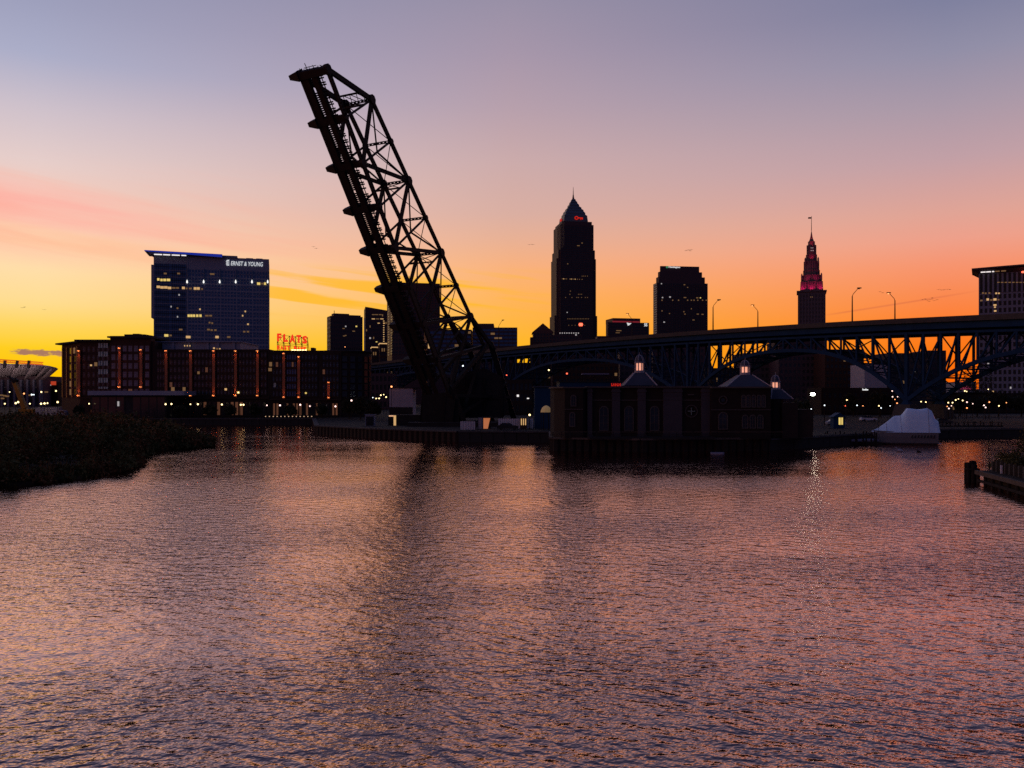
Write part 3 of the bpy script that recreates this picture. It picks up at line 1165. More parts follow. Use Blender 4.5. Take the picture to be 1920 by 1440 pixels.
# tall lamp standards on the viaduct
vl_spec = [(935, 600, 1, LAMPW, 0), (1185, 588, -1, LAMPO, 0), (1337, 562, 1, LAMPW, 0), (1421, 572, -1, LAMPO, 0), (1598, 540, 1, LAMPW, 0), (1678, 549, -1, LAMPO, 0)]
vl_lab = ['curved arm lamp standard on the viaduct just right of the raised bridge', 'curved arm lamp standard on the viaduct above the low office block signed 55',
          'tall lamp standard on the viaduct right of the stepped bank tower', 'short lamp standard on the viaduct left of the magenta spire tower',
          'tallest lamp standard on the viaduct right of the magenta spire tower', 'lamp standard on the viaduct between the spire tower and the courthouse']
for (px, py, sg, lm, _), lab in zip(vl_spec, vl_lab):
    k = (px - 960) / FPX
    # near parapet for right pointing lamps, far parapet for left pointing ones
    off = 1.0 if sg > 0 else -VW - 1.0
    nx, ny = -VD.y, VD.x
    bx, by = VX0 + nx * off, VY0 + ny * off
    s_ = (bx - k * by) / (k * VD.y - VD.x)
    X_, Y_ = bx + VD.x * s_, by + VD.y * s_
    zb_ = zt(s_) - 1.0
    hh = zpx(py, Y_) - zb_
    o = thing('street_lamp', lab, 'street lamp', (X_, Y_, zb_), 0, 'lamp standards along the viaduct')
    mb = MB()
    mb.tube([(0, 0, 0), (0, 0, hh * 0.78)], 0.26, 6, 0.16)
    mb.build('pole', STEEL, parent=o)
    mb = MB()
    ln = 2.1
    mb.tube([(0, 0, hh * 0.77), (sg * ln * 0.12, 0, hh * 0.83), (sg * ln * 0.85, 0, hh * 0.985), (sg * ln, 0, hh)], 0.11, 5, 0.08)
    mb.build('arm', STEEL, parent=o)
    mb = MB()
    mb.box(sg * ln - 0.5, sg * ln + 0.7, -0.3, 0.3, hh - 0.15, hh + 0.15)
    mb.build('lamp_head', STEEL if sg > 0 else ROOFD, parent=o)
    mb = MB()
    mb.lathe([(0.05, hh - 0.42), (0.28, hh - 0.3), (0.3, hh - 0.16)], 6, (sg * ln, 0))
    mb.build('lamp', LAMPO if sg < 0 else GLASSD, parent=o)

# ------------------------------------------------------------------ glass office tower with the lettered crown band
root, w, h, dep, fr, lf, rt = block('office_tower', 'blue glass office tower with a swept blue lit roof and white lettering', 'skyscraper', 288, 504.5, 487, 590, 34, 0.26)
mb = MB()
split = fr.hit(350, 600)[0]
zs = lambda py: fr.hit(400, py)[1]
mb.box(0, split, 0.3, dep, 0, zs(482))
zcr = fr.hit(500, 486)[1]
mb.box(split + 0.02, w, 0.3, dep, 0, zcr)
mb.obox(fr.o, fr.u, fr.n, -1.4, 0.02, -dep * 0.7, -0.5, 0, zs(636))
mb.obox(fr.o, fr.u, fr.n, -1.6, 0.02, -dep * 0.6, -0.6, zs(598), zs(500))
# plain crown band
mb.box(split, w, -0.15, 0.3, zs(506), zcr)
mb.box(split, split + 0.9, -0.35, 0.3, 0, zs(488))
# roof plant
for (a, b, t_) in ((461, 474, 483), (480, 492, 484)):
    a_, b_ = fr.hit(a, 500)[0], fr.hit(b, 500)[0]
    mb.box(a_, b_, 6, 14, zcr, zcr + 1.2)
grid_face(fr, mb, split + 0.9, w - 0.4, zs(658), zs(520), 5, 11, GLASSB, pier=0.07, span=0.24, d=0.1, sub=5, frame_mat=METAL_PANEL, flush=-0.3)
grid_face(fr, mb, split + 0.9, w - 0.4, zs(520), zs(506), 5, 1, GLASSB, pier=0.05, span=0.14, d=0.1, sub=5, frame_mat=METAL_PANEL, flush=-0.3)
grid_face(fr, mb, 0.3, split - 0.3, zs(658), zs(497), 2, 13, GLASSB, pier=0.012, span=0.12, d=-0.05, sub=8, frame_mat=GLASSD, flush=-0.3)
grid_face(rt, mb, 1, dep - 1, zs(658), zs(506), 3, 12, GLASSB, pier=0.1, span=0.25, d=0.1)
mb.build('wall', METAL_PANEL, parent=root)
# swept visor roof
a0 = fr.hit(272, 470)[0]
a1 = fr.hit(417, 478)[0]
vm = MB()
zA, zB = fr.hit(272, 470)[1], fr.hit(417, 478)[1]
vm.hexa([(a0, -3, zA - 0.6), (a1, -3, zB - 2.2), (a1, dep * 0.6, zB - 2.2), (a0, dep * 0.6, zA - 0.6), (a0, -3, zA), (a1, -3, zB), (a1, dep * 0.6, zB), (a0, dep * 0.6, zA)])
vm.build('visor_roof', METAL_PANEL, parent=root)
vm = MB()
a0b = fr.hit(284, 474)[0]
zC = zA - (zA - zB) * 0.1
vm.hexa([(a0, -3.25, zA - 0.75), (a1, -3.25, zB - 2.0), (a1, -3.02, zB - 2.0), (a0, -3.02, zA - 0.75), (a0, -3.25, zA - 0.1), (a1, -3.25, zB - 0.15), (a1, -3.02, zB - 0.15), (a0, -3.02, zA - 0.1)])
vm.build('blue_light_strip', NEONB, parent=root)
vm = MB().box(fr.hit(415, 480)[0], fr.hit(445, 480)[0], -1, dep * 0.5, zcr + 0.02, zcr + 1.3)
vm.build('roof_slab', METAL_PANEL, parent=root)
um = MB()
um.hexa([(a0b, -2.9, zs(482)), (split, -2.9, zs(482) - 0.4), (split, dep * 0.5, zs(482) - 0.4), (a0b, dep * 0.5, zs(482)), (a0b - 2, -2.9, zA - 0.8), (split, -2.9, zA - 1.9), (split, dep * 0.5, zA - 1.9), (a0b - 2, dep * 0.5, zA - 0.8)])
um.build('visor_soffit', METAL_PANEL, parent=root)
for (pa_, pb_) in ((290, 305), (307, 320), (323, 338), (341, 350)):
    um = MB()
    u0, u1 = fr.hit(pa_, 480)[0], fr.hit(pb_, 480)[0]
    um.box(u0, u1, -3.1, -2.92, zs(483.4) , zs(481.4))
    um.build('soffit_light', ROOFL, parent=root)
# vertical fins with a downlight at the foot
for px in (351, 382, 412, 442, 472.5, 502):
    a, z = fr.hit(px, 529)
    fm = MB().box(a - 0.18, a + 0.18, -1.0, -0.2, z + 0.4, zs(504))
    fm.build('fin', METAL_PANEL, parent=root)
    fm = MB().lathe([(0.15, z - 0.9), (0.55, z - 0.3), (0.42, z + 0.5), (0.1, z + 1.5)], 8, (a, -1.0))
    fm.build('downlight', mat('downlight', (1, 1, 1), emit=(0.95, 0.93, 0.85), estr=1.3), parent=root)
a, z = fr.hit(433, 496)
me_ = fit_text(text_mesh('ERNST & YOUNG', 2.4, 0.12, SIGNW, shear=0.18, bold=0.0), fr.hit(493, 496)[0] - a, 2.9)
put('lettering', me_, root, (a, -0.42, z - 0.6))
me_ = fit_text(text_mesh('E', 2.4, 0.1, SIGNW, shear=0.18, bold=0.05), 1.3, 3.7)
a2 = fr.hit(424, 496)[0]
lm_ = MB()
for k in range(5):
    lm_.box(a2 + (0.0 if k % 2 else 0.2), a2 + 0.8, -0.5, -0.3, z - 0.7 + k * 0.75, z - 0.25 + k * 0.75)
lm_.box(a2 + 0.95, a2 + 1.9, -0.5, -0.3, z - 0.7, z - 0.35)
lm_.box(a2 + 0.95, a2 + 1.2, -0.5, -0.3, z - 0.7, z + 3.0)
lm_.box(a2 + 1.65, a2 + 1.9, -0.5, -0.3, z - 0.7, z + 3.0)
lm_.box(a2 + 0.95, a2 + 1.9, -0.5, -0.3, z + 2.6, z + 3.0)
lm_.build('logo', SIGNW, parent=root)
S = []
for (px, py, ww, mm) in ((297, 524, 4, LITY), (303, 525, 4, LITY), (309, 525, 5, LITY), (316, 525, 6, LITY), (297, 538, 6, LITW), (304, 539, 6, LITW), (311, 539, 6, LITW),
                         (318, 540, 6, LITW), (326, 540, 6, LITD), (333, 540, 5, LITD), (344, 540, 5, LITW), (350, 541, 3, LITD), (357, 541, 5, LITD), (366, 541, 5, LITW),
                         (372, 541, 5, LITW), (379, 542, 3, LITD), (485, 532, 6, LITY), (492, 532, 4, LITD), (497, 532, 4, LITY), (354, 592, 4, LITY), (359, 592, 4, LITY),
                         (364, 592, 4, LITY), (370, 592, 4, LITY), (376, 592, 4, LITY), (388, 592, 6, LITD), (395, 592, 5, LITD), (393, 605, 3, LITD), (398, 606, 3, LITD),
                         (391, 618, 5, LITD), (397, 619, 4, LITD), (404, 619, 4, LITD), (312, 629, 7, LITY), (320, 629, 4, LITD), (353, 632, 8, LITW), (407, 632, 6, LITW),
                         (429, 632, 6, LITD), (465, 608, 3, LITW), (339, 618, 6, LITD), (455, 592, 2.5, LITW), (460, 584, 2.5, LITW), (375, 580, 2.5, LITW),
                         (336, 553, 2.5, LITWH), (333, 578, 3, LITD), (333, 594, 2, LITWH), (321, 575, 2, LITWH), (458, 622, 4, LITD), (465, 622, 4, LITD), (398, 514, 8, LITD), (335, 513, 5, LITD), (310, 513, 5, LITD)):
    S.append((px, py, ww, 4.5 if mm in (LITY, LITW) and ww > 3 else 3, mm))
lit_spots(fr, S)

# ------------------------------------------------------------------ brick apartment blocks
def pilaster(root, face, px, pt, pb, lit_top=True, bright=1.0):
    a, zt_ = face.hit(px, pt)
    zb_ = face.hit(px, pb)[1]
    mb = MB()
    mb.obox(face.o, face.u, face.n, a - 0.42, a + 0.42, 0.1, 0.85, zb_, zt_)
    o = mb.build('pilaster', COPPER, parent=root)
    for zz, en in ((zt_ - 0.2, 100), (zb_ + 0.4, 110)):
        f = MB()
        f.obox(face.o, face.u, face.n, a - 0.3, a + 0.3, 0.86, 1.4, zz - 0.15, zz + 0.15)
        f.build('wall_light', mat('wall light glow', (1, 0.4, 0.1), emit=(1.0, 0.30, 0.10), estr=0.9), parent=o)
        lt = bpy.data.lights.new('wall_light', 'SPOT')
        lt.energy = en * bright * (1.7 if zz == zb_ + 0.4 else 2.2)
        lt.color = (1.0, 0.24, 0.06)
        lt.shadow_soft_size = 0.12
        lt.spot_size = R(70)
        lt.spot_blend = 0.8
        lo = bpy.data.objects.new('wall_light_lamp', lt)
        COL.objects.link(lo)
        lo.parent = o
        down = zz > (zt_ + zb_) / 2
        lo.location = face.P(a, 1.75, zz + (0.4 if down else -0.4))
        tgt = Vector(face.P(a, 0.85, zz + (-5 if down else 5)))
        dv = tgt - Vector(lo.location)
        lo.rotation_euler = dv.to_track_quat('-Z', 'Y').to_euler()


AY = 290
root, w, h, dep, fr, lf, rt = block('apartment_building', 'brick apartment block with overhanging cornice at the left end by the stadium', 'apartment block', 150, 290, 640, AY, 26, 0.0, group='brick apartment blocks on the quay')
z0f = fr.hit(200, 745)[1]
mb = MB()
mb.box(0, w, 0.0, dep, 0, h)
mb.box(fr.hit(208, 700)[0], fr.hit(284, 700)[0], -0.6, 3, z0f, fr.hit(240, 630)[1])
# left return wing going back
lx = (116 - 960) / FPX * (AY + 14) - root.location.x + 4
mb.hexa([(lx - 4, 14, 0), (0.0, 0.4, 0), (0.0, dep, 0), (lx - 4, dep + 4, 0), (lx - 4, 14, h * 0.985), (0.0, 0.4, h * 0.985), (0.0, dep, h * 0.985), (lx - 4, dep + 4, h * 0.985)])
mb.box(-0.5, w + 0.3, -0.5, 0.4, z0f - 0.4, z0f)
bay0, bay1 = fr.hit(208, 700)[0], fr.hit(284, 700)[0]
grid_face(fr, mb, 0.6, bay0 - 0.2, z0f + 0.4, h - 1.2, 6, 6, GLASSD, pier=0.4, span=0.38, d=0.12, sub=2, frame_mat=METAL_PANEL, prob=0.015, lit=[LITF])
bayf = Face(root, (0, -0.6), (1, 0), (0, -1))
grid_face(bayf, mb, bay0 + 0.2, bay1 - 0.2, z0f + 0.4, h - 1.0, 7, 6, GLASSB, pier=0.3, span=0.34, d=0.12, sub=2, frame_mat=METAL_PANEL, prob=0.015, lit=[LITF])
sidef = Face(root, (lx - 4, 14), ((0 - (lx - 4)) / math.hypot(lx - 4, 13.6), -13.6 / math.hypot(lx - 4, 13.6)), (-13.6 / math.hypot(lx - 4, 13.6), -(0 - (lx - 4)) / math.hypot(lx - 4, 13.6)))
sl = math.hypot(lx - 4, 13.6)
grid_face(sidef, mb, 0.4, sl - 0.4, z0f + 0.4, h - 1.4, 5, 6, GLASSD, pier=0.35, span=0.3, d=0.15, prob=0.1)
mb.build('wall', BRICK, parent=root)
# pale bright windows column
cm = MB()
for px in (185, 194, 199, 205):
    pass
pale = MB()
S = []
for py in (648, 664, 681, 697, 713, 727):
    for px in (187.0, 191.5, 197.0, 201.5):
        S.append((px, py, 3.4, 9 if py < 725 else 4, GLASSG))
for px, py, ww, hh, mm in S:
    a, z = fr.hit(px, py)
    sc = AY / FPX
    put('pale_window', MB().box(-ww * sc / 2, ww * sc / 2, -0.1, 0.1, -hh * sc / 2, hh * sc / 2).mesh('pale_window', mm), root, (a, -0.3, z))
cn = MB()
cn.box(-1.2, fr.hit(208, 640)[0], -1.4, dep * 0.6, h, h + 0.5)
cn.box(fr.hit(206, 633)[0], fr.hit(285, 633)[0], -2.0, dep * 0.6, fr.hit(240, 634)[1], fr.hit(240, 631)[1])
cn.box(fr.hit(228, 630)[0], fr.hit(267, 630)[0], 2, 12, fr.hit(240, 631)[1], fr.hit(240, 626)[1])
cn.box(fr.hit(239, 630)[0], fr.hit(251, 630)[0], 4, 10, fr.hit(240, 626)[1], fr.hit(240, 624)[1])
cn.hexa([(lx - 5.5, 12.5, h * 0.985), (-0.5, -0.8, h * 0.985), (-0.5, 10, h * 0.985), (lx - 5.5, 16, h * 0.985), (lx - 5.5, 12.5, h * 0.985 + 0.5), (-0.5, -0.8, h * 0.985 + 0.5), (-0.5, 10, h * 0.985 + 0.5), (lx - 5.5, 16, h * 0.985 + 0.5)])
cn.build('cornice', ROOFD, parent=root)
for px in (150,):
    pilaster(root, fr, px, 657, 744)
pilaster(root, bayf, 226, 652, 728)
pilaster(root, bayf, 266, 655, 728, bright=0.5)
for f_ in (0.12, 0.35, 0.62, 0.9):
    a = sl * f_
    pm = MB()
    pm.obox(sidef.o, sidef.u, sidef.n, a - 0.3, a + 0.3, 0.1, 0.6, z0f, h - 1.5)
    pm.build('pilaster', COPPER, parent=root)
lit_spots(fr, [(172, 685, 3, 3, LITW), (181, 683, 5, 7, LITD), (242, 668, 3, 3, LITD)], off=0.5)

root, w, h, dep, fr, lf, rt = block('apartment_building', 'long brick apartment block with lit copper pilasters below the glass tower', 'apartment block', 290, 505, 655, AY, 26, 0.0, group='brick apartment blocks on the quay')
mb = MB()
z0f = fr.hit(400, 745)[1]
mb.box(0.05, w, 0, dep, 0, h)
mb.box(0.05, w, -0.5, 0.4, z0f - 0.5, z0f)
pil = [313, 359, 402, 443]
edges = [290] + pil + [484, 505]
for a_, b_, c_ in zip(edges[:-1], edges[1:], (3, 5, 5, 5, 5, 2)):
    A_, B_ = fr.hit(a_, 700)[0], fr.hit(b_, 700)[0]
    grid_face(fr, mb, A_ + 0.7, B_ - 0.7, z0f + 0.5, h - 0.6, c_, 6, GLASSD, pier=0.34, span=0.36, d=0.14, sub=2, frame_mat=METAL_PANEL, prob=0.02, lit=[LITF])
# ground floor openings
grid_face(fr, mb, 1.0, w - 1.0, 0.3, z0f - 1.0, 24, 1, GLASSD, pier=0.35, span=0.2, d=0.2, prob=0.12, lit=[LITF])
mb.build('wall', BRICK2, parent=root)
rb = MB()
# setback attic storey with piers
ya, yb_ = fr.hit(290, 640)[1], fr.hit(440, 640)[1]
rb.box(0.5, fr.hit(442, 650)[0], 5, dep, h, fr.hit(400, 640)[1])
for px in (314, 345, 380, 400, 430):
    a = fr.hit(px, 650)[0]
    rb.box(a - 0.4, a + 0.4, 4.6, 5.0, h, fr.hit(400, 639)[1])
rb.box(0.3, fr.hit(444, 650)[0], 4.2, dep, fr.hit(400, 640)[1], fr.hit(400, 638.5)[1])
rb.build('attic_storey', METAL_PANEL, parent=root)
S = [(338, 647, 1.6, 2.5, LITW), (343, 647, 1.6, 2.5, LITW), (348, 647, 1.6, 2.5, LITW), (402, 653, 3, 3, LITW), (408, 654, 4, 2.5, LITD), (413, 654, 2, 2, LITW), (325, 730, 6, 8, LITD),
     (346, 731, 5, 10, LITD), (424, 730, 4, 4, LITW), (373, 699, 4, 5, LITD), (447, 736, 5, 4, LITY)]
for px, py, ww, hh, mm in S:
    a, z = fr.hit(px, py)
    sc = AY / FPX
    put('lit_window', MB().box(-ww * sc / 2, ww * sc / 2, -0.1, 0.1, -hh * sc / 2, hh * sc / 2).mesh('lit_window', mm), root, (a, 3.9 if py < 650 else -0.4, z))
for px in pil + [484]:
    pilaster(root, fr, px, 657, 744, bright=0.95)

root, w, h, dep, fr, lf, rt = block('apartment_building', 'brick apartment block carrying the red rooftop sign', 'apartment block', 505.3, 640, 657, AY, 26, 0.03, group='brick apartment blocks on the quay')
mb = MB()
mb.box(0, w, 0, dep, 0, h)
z0f = fr.hit(560, 748)[1]
mb.box(0, w, -0.5, 0.4, z0f - 0.5, z0f)
edges = [506, 533, 560, 600, 640]
for a_, b_, c_ in zip(edges[:-1], edges[1:], (3, 4, 5, 5)):
    A_, B_ = fr.hit(a_, 700)[0], fr.hit(b_, 700)[0]
    grid_face(fr, mb, A_ + 0.7, B_ - 0.7, z0f + 0.5, h - 1.0, c_, 6, GLASSB if a_ == 533 else GLASSD, pier=0.34, span=0.36, d=0.14, sub=2, frame_mat=METAL_PANEL, prob=0.015, lit=[LITF])
grid_face(fr, mb, 1.0, w - 1.0, 0.3, z0f - 1.0, 20, 1, GLASSD, pier=0.4, span=0.2, d=0.2, prob=0.5, lit=[LITF])
mb.box(fr.hit(578, 655)[0], fr.hit(584, 655)[0], 4, 8, h, fr.hit(580, 650.5)[1])
# rounded end drum
mb2 = MB()
a_ = w
mb2.lathe([(8.6, 0), (8.6, h - 0.5)], 20, (w, 9.0))
mb.build('wall', BRICK2, parent=root)
mb2.build('corner_drum', BRICK2, parent=root)
tr = MB()
tr.lathe([(8.9, h - 0.5), (9.2, h), (8.9, h + 0.15)], 20, (w, 9.0))
tr.build('cornice', ROOFD, parent=root)
for k in range(6):
    for j in range(6):
        ang = R(-100 + k * 17)
        p = (w + 8.7 * math.cos(ang), 9 + 8.7 * math.sin(ang), z0f + 1.6 + j * (h - z0f - 2) / 6)
        me_ = MB().box(-0.8, 0.8, -0.12, 0.12, -0.9, 0.9).mesh('window', LITD if random.random() < 0.05 else GLASSD)
        put('window', me_, root, p, ang + R(90))
for px in (533, 561):
    pilaster(root, fr, px, 662 if px == 533 else 668, 747, bright=0.6)
pilaster(root, fr, 617, 716, 748, bright=0.5)
lit_spots(fr, [(508, 683, 5, 8, LITD), (507, 693, 6, 6, LITD), (516, 722, 4, 8, GLASSG), (574, 737, 3, 3, LITY)])
# FLATS EAST BANK sign
sg_ = thing('rooftop_sign', 'red neon FLATS EAST BANK sign on a lattice frame on the apartment roof', 'sign', (root.location.x, root.location.y, root.location.z + h), 0.03)
aL, zL = fr.hit(515.5, 656)
aR = fr.hit(573, 656)[0]
z_ = lambda px, py: fr.hit(px, py)[1] - h
frm = MB()
zt1, zt2, zt3 = z_(540, 624.5), z_(540, 641.5), z_(540, 645)
for k in range(6):
    a = aL + (aR - aL) * k / 5
    sl_ = -0.55 * k / 5 * 1.6
    frm.beam((a, 3.3, -0.1), (a, 3.3, zt1 - 0.3 + sl_), 0.16, 0.16)
    frm.beam((a, 3.3, zt1 - 1.0 + sl_), (a, 6.0, 0.0), 0.12, 0.12)
for k in range(5):
    a, b = aL + (aR - aL) * k / 5, aL + (aR - aL) * (k + 1) / 5
    s0, s1 = -0.88 * k / 5, -0.88 * (k + 1) / 5
    frm.beam((a, 3.3, zt1 - 0.4 + s0), (b, 3.3, zt2 + s1), 0.1, 0.1)
    frm.beam((a, 3.3, zt2 + s0), (b, 3.3, zt1 - 0.4 + s1), 0.1, 0.1)
    frm.beam((a, 3.3, zt1 - 0.4 + s0), (b, 3.3, zt1 - 0.4 + s1), 0.12, 0.12)
    frm.beam((a, 3.3, zt2 + s0), (b, 3.3, zt2 + s1), 0.12, 0.12)
    frm.beam((a, 3.3, zt3 + s0), (b, 3.3, zt3 + s1), 0.12, 0.12)
frm.build('frame', STEEL, parent=sg_)
for ch, c0, c1, t0, t1 in (('F', 515.5, 523.5, 624, 639), ('L', 527.5, 536, 625, 640), ('A', 539.5, 549.5, 626, 641), ('T', 552, 561, 627, 642), ('S', 563.5, 572.5, 628.5, 643.5)):
    a, b = fr.hit(c0, 640)[0], fr.hit(c1, 640)[0]
    me_ = fit_text(text_mesh(ch, 2, 0.12, NEONR, bold=0.13, name='letter'), b - a, z_(c0, t0) - z_(c0, t1))
    put('letter', me_, sg_, (a, 3.05, z_(c0, t1)))
for k, ch in enumerate('EAST BANK'):
    if ch == ' ':
        continue
    c0 = 515.5 + k * 6.35
    a, b = fr.hit(c0, 650)[0], fr.hit(c0 + 5.4, 650)[0]
    me_ = fit_text(text_mesh(ch, 2, 0.1, NEONR, bold=0.14, name='letter'), b - a, 1.35)
    put('letter', me_, sg_, (a, 3.05, 0.45 - 0.05 * k))
# low glow lights at the foot of the sign
for k in range(6):
    a = fr.hit(545 + k * 5, 655)[0]
    put('sign_floodlight', MB().box(-0.3, 0.3, -0.15, 0.15, -0.18, 0.18).mesh('sign_floodlight', LAMPW), sg_, (a, 2.6, 0.25))

# low pavilion in front of the apartments
root, w, h, dep, fr, lf, rt = block('pavilion', 'low dark flat roofed riverside restaurant in front of the brick apartments', 'restaurant', 170, 312, 741, 279, 9, 0.0)
mb = MB()
mb.box(0, w, 0, dep, 0, h)
grid_face(fr, mb, 0.4, w - 0.4, 0.3, h - 0.3, 9, 1, GLASSD, pier=0.14, span=0.1, d=0.1, skip=lambda i, j: i in (4,))
mb.build('wall', ROOFD, parent=root)
rf = MB().box(-0.3, w + 6, -1.4, dep + 0.6, h, h + 1.35)
rf.build('roof', METAL_PANEL, parent=root)
lit_spots(fr, [(223, 757, 3, 9, LITWH)])

# ------------------------------------------------------------------ football stadium on the far left
SY = 620
st = thing('stadium', 'open stadium bowl with flaring upper deck and orange lit roof truss', 'stadium', (at(0, 745, SY).x, SY, 1.9))
L0 = Vector(st.location)


def sp_(px, py, dy=0.0):
    p = at(px, py, SY + dy)
    return (p.x - L0.x, dy, p.z - L0.z)


# upper deck underside: curved strips
prof_top = [(-60, 676), (0, 683), (30, 684), (60, 684), (85, 687), (98, 690), (103, 693)]
prof_bot = [(-60, 712), (0, 706), (20, 709), (45, 711), (65, 712), (78, 712), (81, 712)]
for i in range(len(prof_top) - 1):
    mb = MB()
    (a, at_), (b, bt) = prof_top[i], prof_top[i + 1]
    (c, ct), (d, dt) = prof_bot[i], prof_bot[i + 1]
    q = [sp_(a, at_, 0), sp_(b, bt, 0 + 6 * i), sp_(d, dt, 16 + 6 * i), sp_(c, ct, 16)]
    q2 = [tuple(Vector(v) + Vector((0, 5, 0.6))) for v in q]
    mb.hexa([q[3], q[2], q2[2], q2[3], q[0], q[1], q2[1], q2[0]])
    mb.build('upper_deck', mat('pale stadium underside', (0.62, 0.55, 0.6), 0.8), parent=st)
    for k in range(4):
        f = (k + 0.5) / 4
        p = Vector(q[0]).lerp(Vector(q[1]), f)
        r_ = Vector(q[3]).lerp(Vector(q[2]), f)
        m2 = MB()
        m2.beam(p + Vector((0, -1.0, -0.5)), r_ + Vector((0, -1.0, 0)), 0.5, 1.4)
        m2.build('raker_beam', mat('raker concrete', (0.3, 0.26, 0.28), 0.8), parent=st)
# concourse wall and columns below
mb = MB()
p0, p1 = sp_(-60, 712, 18), sp_(80, 712, 18)
mb.box(p0[0], p1[0], 18, 60, 0, sp_(0, 705, 18)[2])
mb.build('concourse_wall', mat('stadium wall', (0.12, 0.08, 0.1), 0.8), parent=st)
for k in range(12):
    x = sp_(-55 + k * 12, 715, 17)[0]
    mb = MB().box(x - 0.7, x + 0.7, 15.5, 17.9, 0, p1[2])
    mb.build('column', LIME, parent=st)
for zc in (5, 10):
    mb = MB().box(p0[0], p1[0], 16.6, 17.95, zc, zc + 0.7)
    mb.build('floor_band', CONC, parent=st)
# roof light truss
mb = MB()
for k in range(22):
    a, b = -60 + k * 6.4, -60 + (k + 1) * 6.4
    ya, yb_ = 670.0 + (a + 60) * 0.068, 670.0 + (b + 60) * 0.068
    A, B_ = sp_(a, ya), sp_(b, yb_)
    C_, D_ = sp_(a, ya + 4.5), sp_(b, yb_ + 4.5)
    mb.beam(A, B_, 0.6, 0.6)
    mb.beam(C_, D_, 0.6, 0.6)
    mb.beam(A, D_, 0.22, 0.22)
    mb.beam(B_, C_, 0.22, 0.22)
    mb.beam(A, C_, 0.22, 0.22)
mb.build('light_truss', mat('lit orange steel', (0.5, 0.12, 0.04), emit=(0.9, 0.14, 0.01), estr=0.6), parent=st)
for px in (10, 33, 55, -20):
    mb = MB()
    mb.beam(sp_(px, 676), sp_(px - 2, 690), 1.6, 1.6)
    mb.build('truss_support', CONC, parent=st)
# scoreboard end with billboard
mb = MB()
a, b = sp_(82, 714, 30), sp_(108, 714, 30)
mb.box(a[0], b[0], 30, 36, 0, sp_(90, 716, 30)[2])
mb.build('end_wall', BRICK2, parent=st)
mb = MB()
mb.box(a[0] + 2, b[0] - 1, 29.2, 29.9, sp_(90, 722, 30)[2], sp_(90, 715, 30)[2])
mb.build('scoreboard', mat('red billboard', (0.4, 0.03, 0.02), emit=(0.8, 0.08, 0.03), estr=0.5), parent=st)
mb = MB()
p = sp_(91.5, 720, 29)
mb.prism([(p[0] - 1.4, p[2] - 1), (p[0] + 1.8, p[2] - 1.2), (p[0] + 0.6, p[2] + 1.0), (p[0], p[2] + 2.2)], 28.6, 29.1)
mb.build('scoreboard_picture', LITWH, parent=st)
for (px, py) in ((9, 742), (3, 741), (14, 743), (5, 747), (57, 741), (87, 735)):
    p = sp_(px, py, 12)
    mb = MB().box(p[0] - 1.2, p[0] + 1.2, 11.7, 12, p[2] - 0.5, p[2] + 0.5)
    mb.build('concourse_light', LITD, parent=st)

for k, px in enumerate((-30, 10, 40, 68)):  # floodlights added here to brighten the dark underside of the upper deck
    p = sp_(px, 726, -6)
    MB().box(p[0] - 0.6, p[0] + 0.6, -6.4, -5.6, p[2] - 0.6, p[2]).build('floodlight', ROOFD, parent=st)
    lt = bpy.data.lights.new('floodlight', 'SPOT')
    lt.energy = 2600
    lt.color = (1.0, 0.72, 0.66)
    lt.spot_size = R(130)
    lt.spot_blend = 0.9
    lt.shadow_soft_size = 0.5
    lo = bpy.data.objects.new('floodlight_lamp', lt)
    COL.objects.link(lo)
    lo.parent = st
    lo.location = (p[0], -9, p[2] + 0.3)
    lo.rotation_euler = Vector((0, 0.75, 1)).to_track_quat('-Z', 'Y').to_euler()

# yellow boom crane before the stadium
cr = thing('crane', 'yellow boom crane leaning in front of the stadium', 'crane', (at(46, 770, 300).x, 300, LZ))
p0, p1, p2 = at(47, 766, 300), at(27, 716, 300), at(17, 706, 300)
o = Vector(cr.location)
mb = MB()
mb.beam(p0 - o, p1 - o, 1.9, 1.5, w2=1.2, h2=1.1)
mb.build('boom', YELLOW, parent=cr)
mb = MB()
mb.beam(p1 - o + Vector((0.2, 0, 0.1)), p2 - o, 1.3, 0.9, w2=0.6, h2=0.5)
mb.beam(p1 - o + Vector((-0.3, 0, -0.3)), p1 - o + Vector((0.9, 0, 0.9)), 1.3, 1.0)
mb.build('boom_head', STEEL, parent=cr)
mb = MB()
b = p0 - o
mb.box(b.x - 1.5, b.x + 3.5, -1.6, 1.6, 0.9, 2.6)
mb.box(b.x - 3, b.x + 4, -1.5, 1.5, 0.2, 0.9)
mb.build('body', YELLOW, parent=cr)
for k in range(4):
    mb = MB()
    mb.tube([(b.x - 2.2 + k * 1.8, -1.75, 0.45), (b.x - 2.2 + k * 1.8, -1.3, 0.45)], 0.5, 10)
    mb.build('wheel', ROOFD, parent=cr)

# white van/bus shape parked by the pavilion on the left bank
root = thing('parked_truck', 'pale box truck parked on the far bank behind the reeds', 'truck', (at(66, 780, 285).x, 285, LZ))
MB().box(0, 7.5, 0, 2.4, 0.9, 3.2).build('box_body', WHITED, parent=root)
MB().prism([(7.6, 0.6), (9.6, 0.6), (9.6, 1.6), (9.0, 2.4), (7.6, 2.4)], 0.1, 2.3).build('cab', WHITED, parent=root)
MB().box(7.9, 9.2, 0.02, 0.09, 1.55, 2.2).build('side_window', GLASSD, parent=root)
for x in (1.5, 8.3):
    MB().tube([(x, -0.05, 0.5), (x, 0.3, 0.5)], 0.5, 10).build('wheel', ROOFD, parent=root)

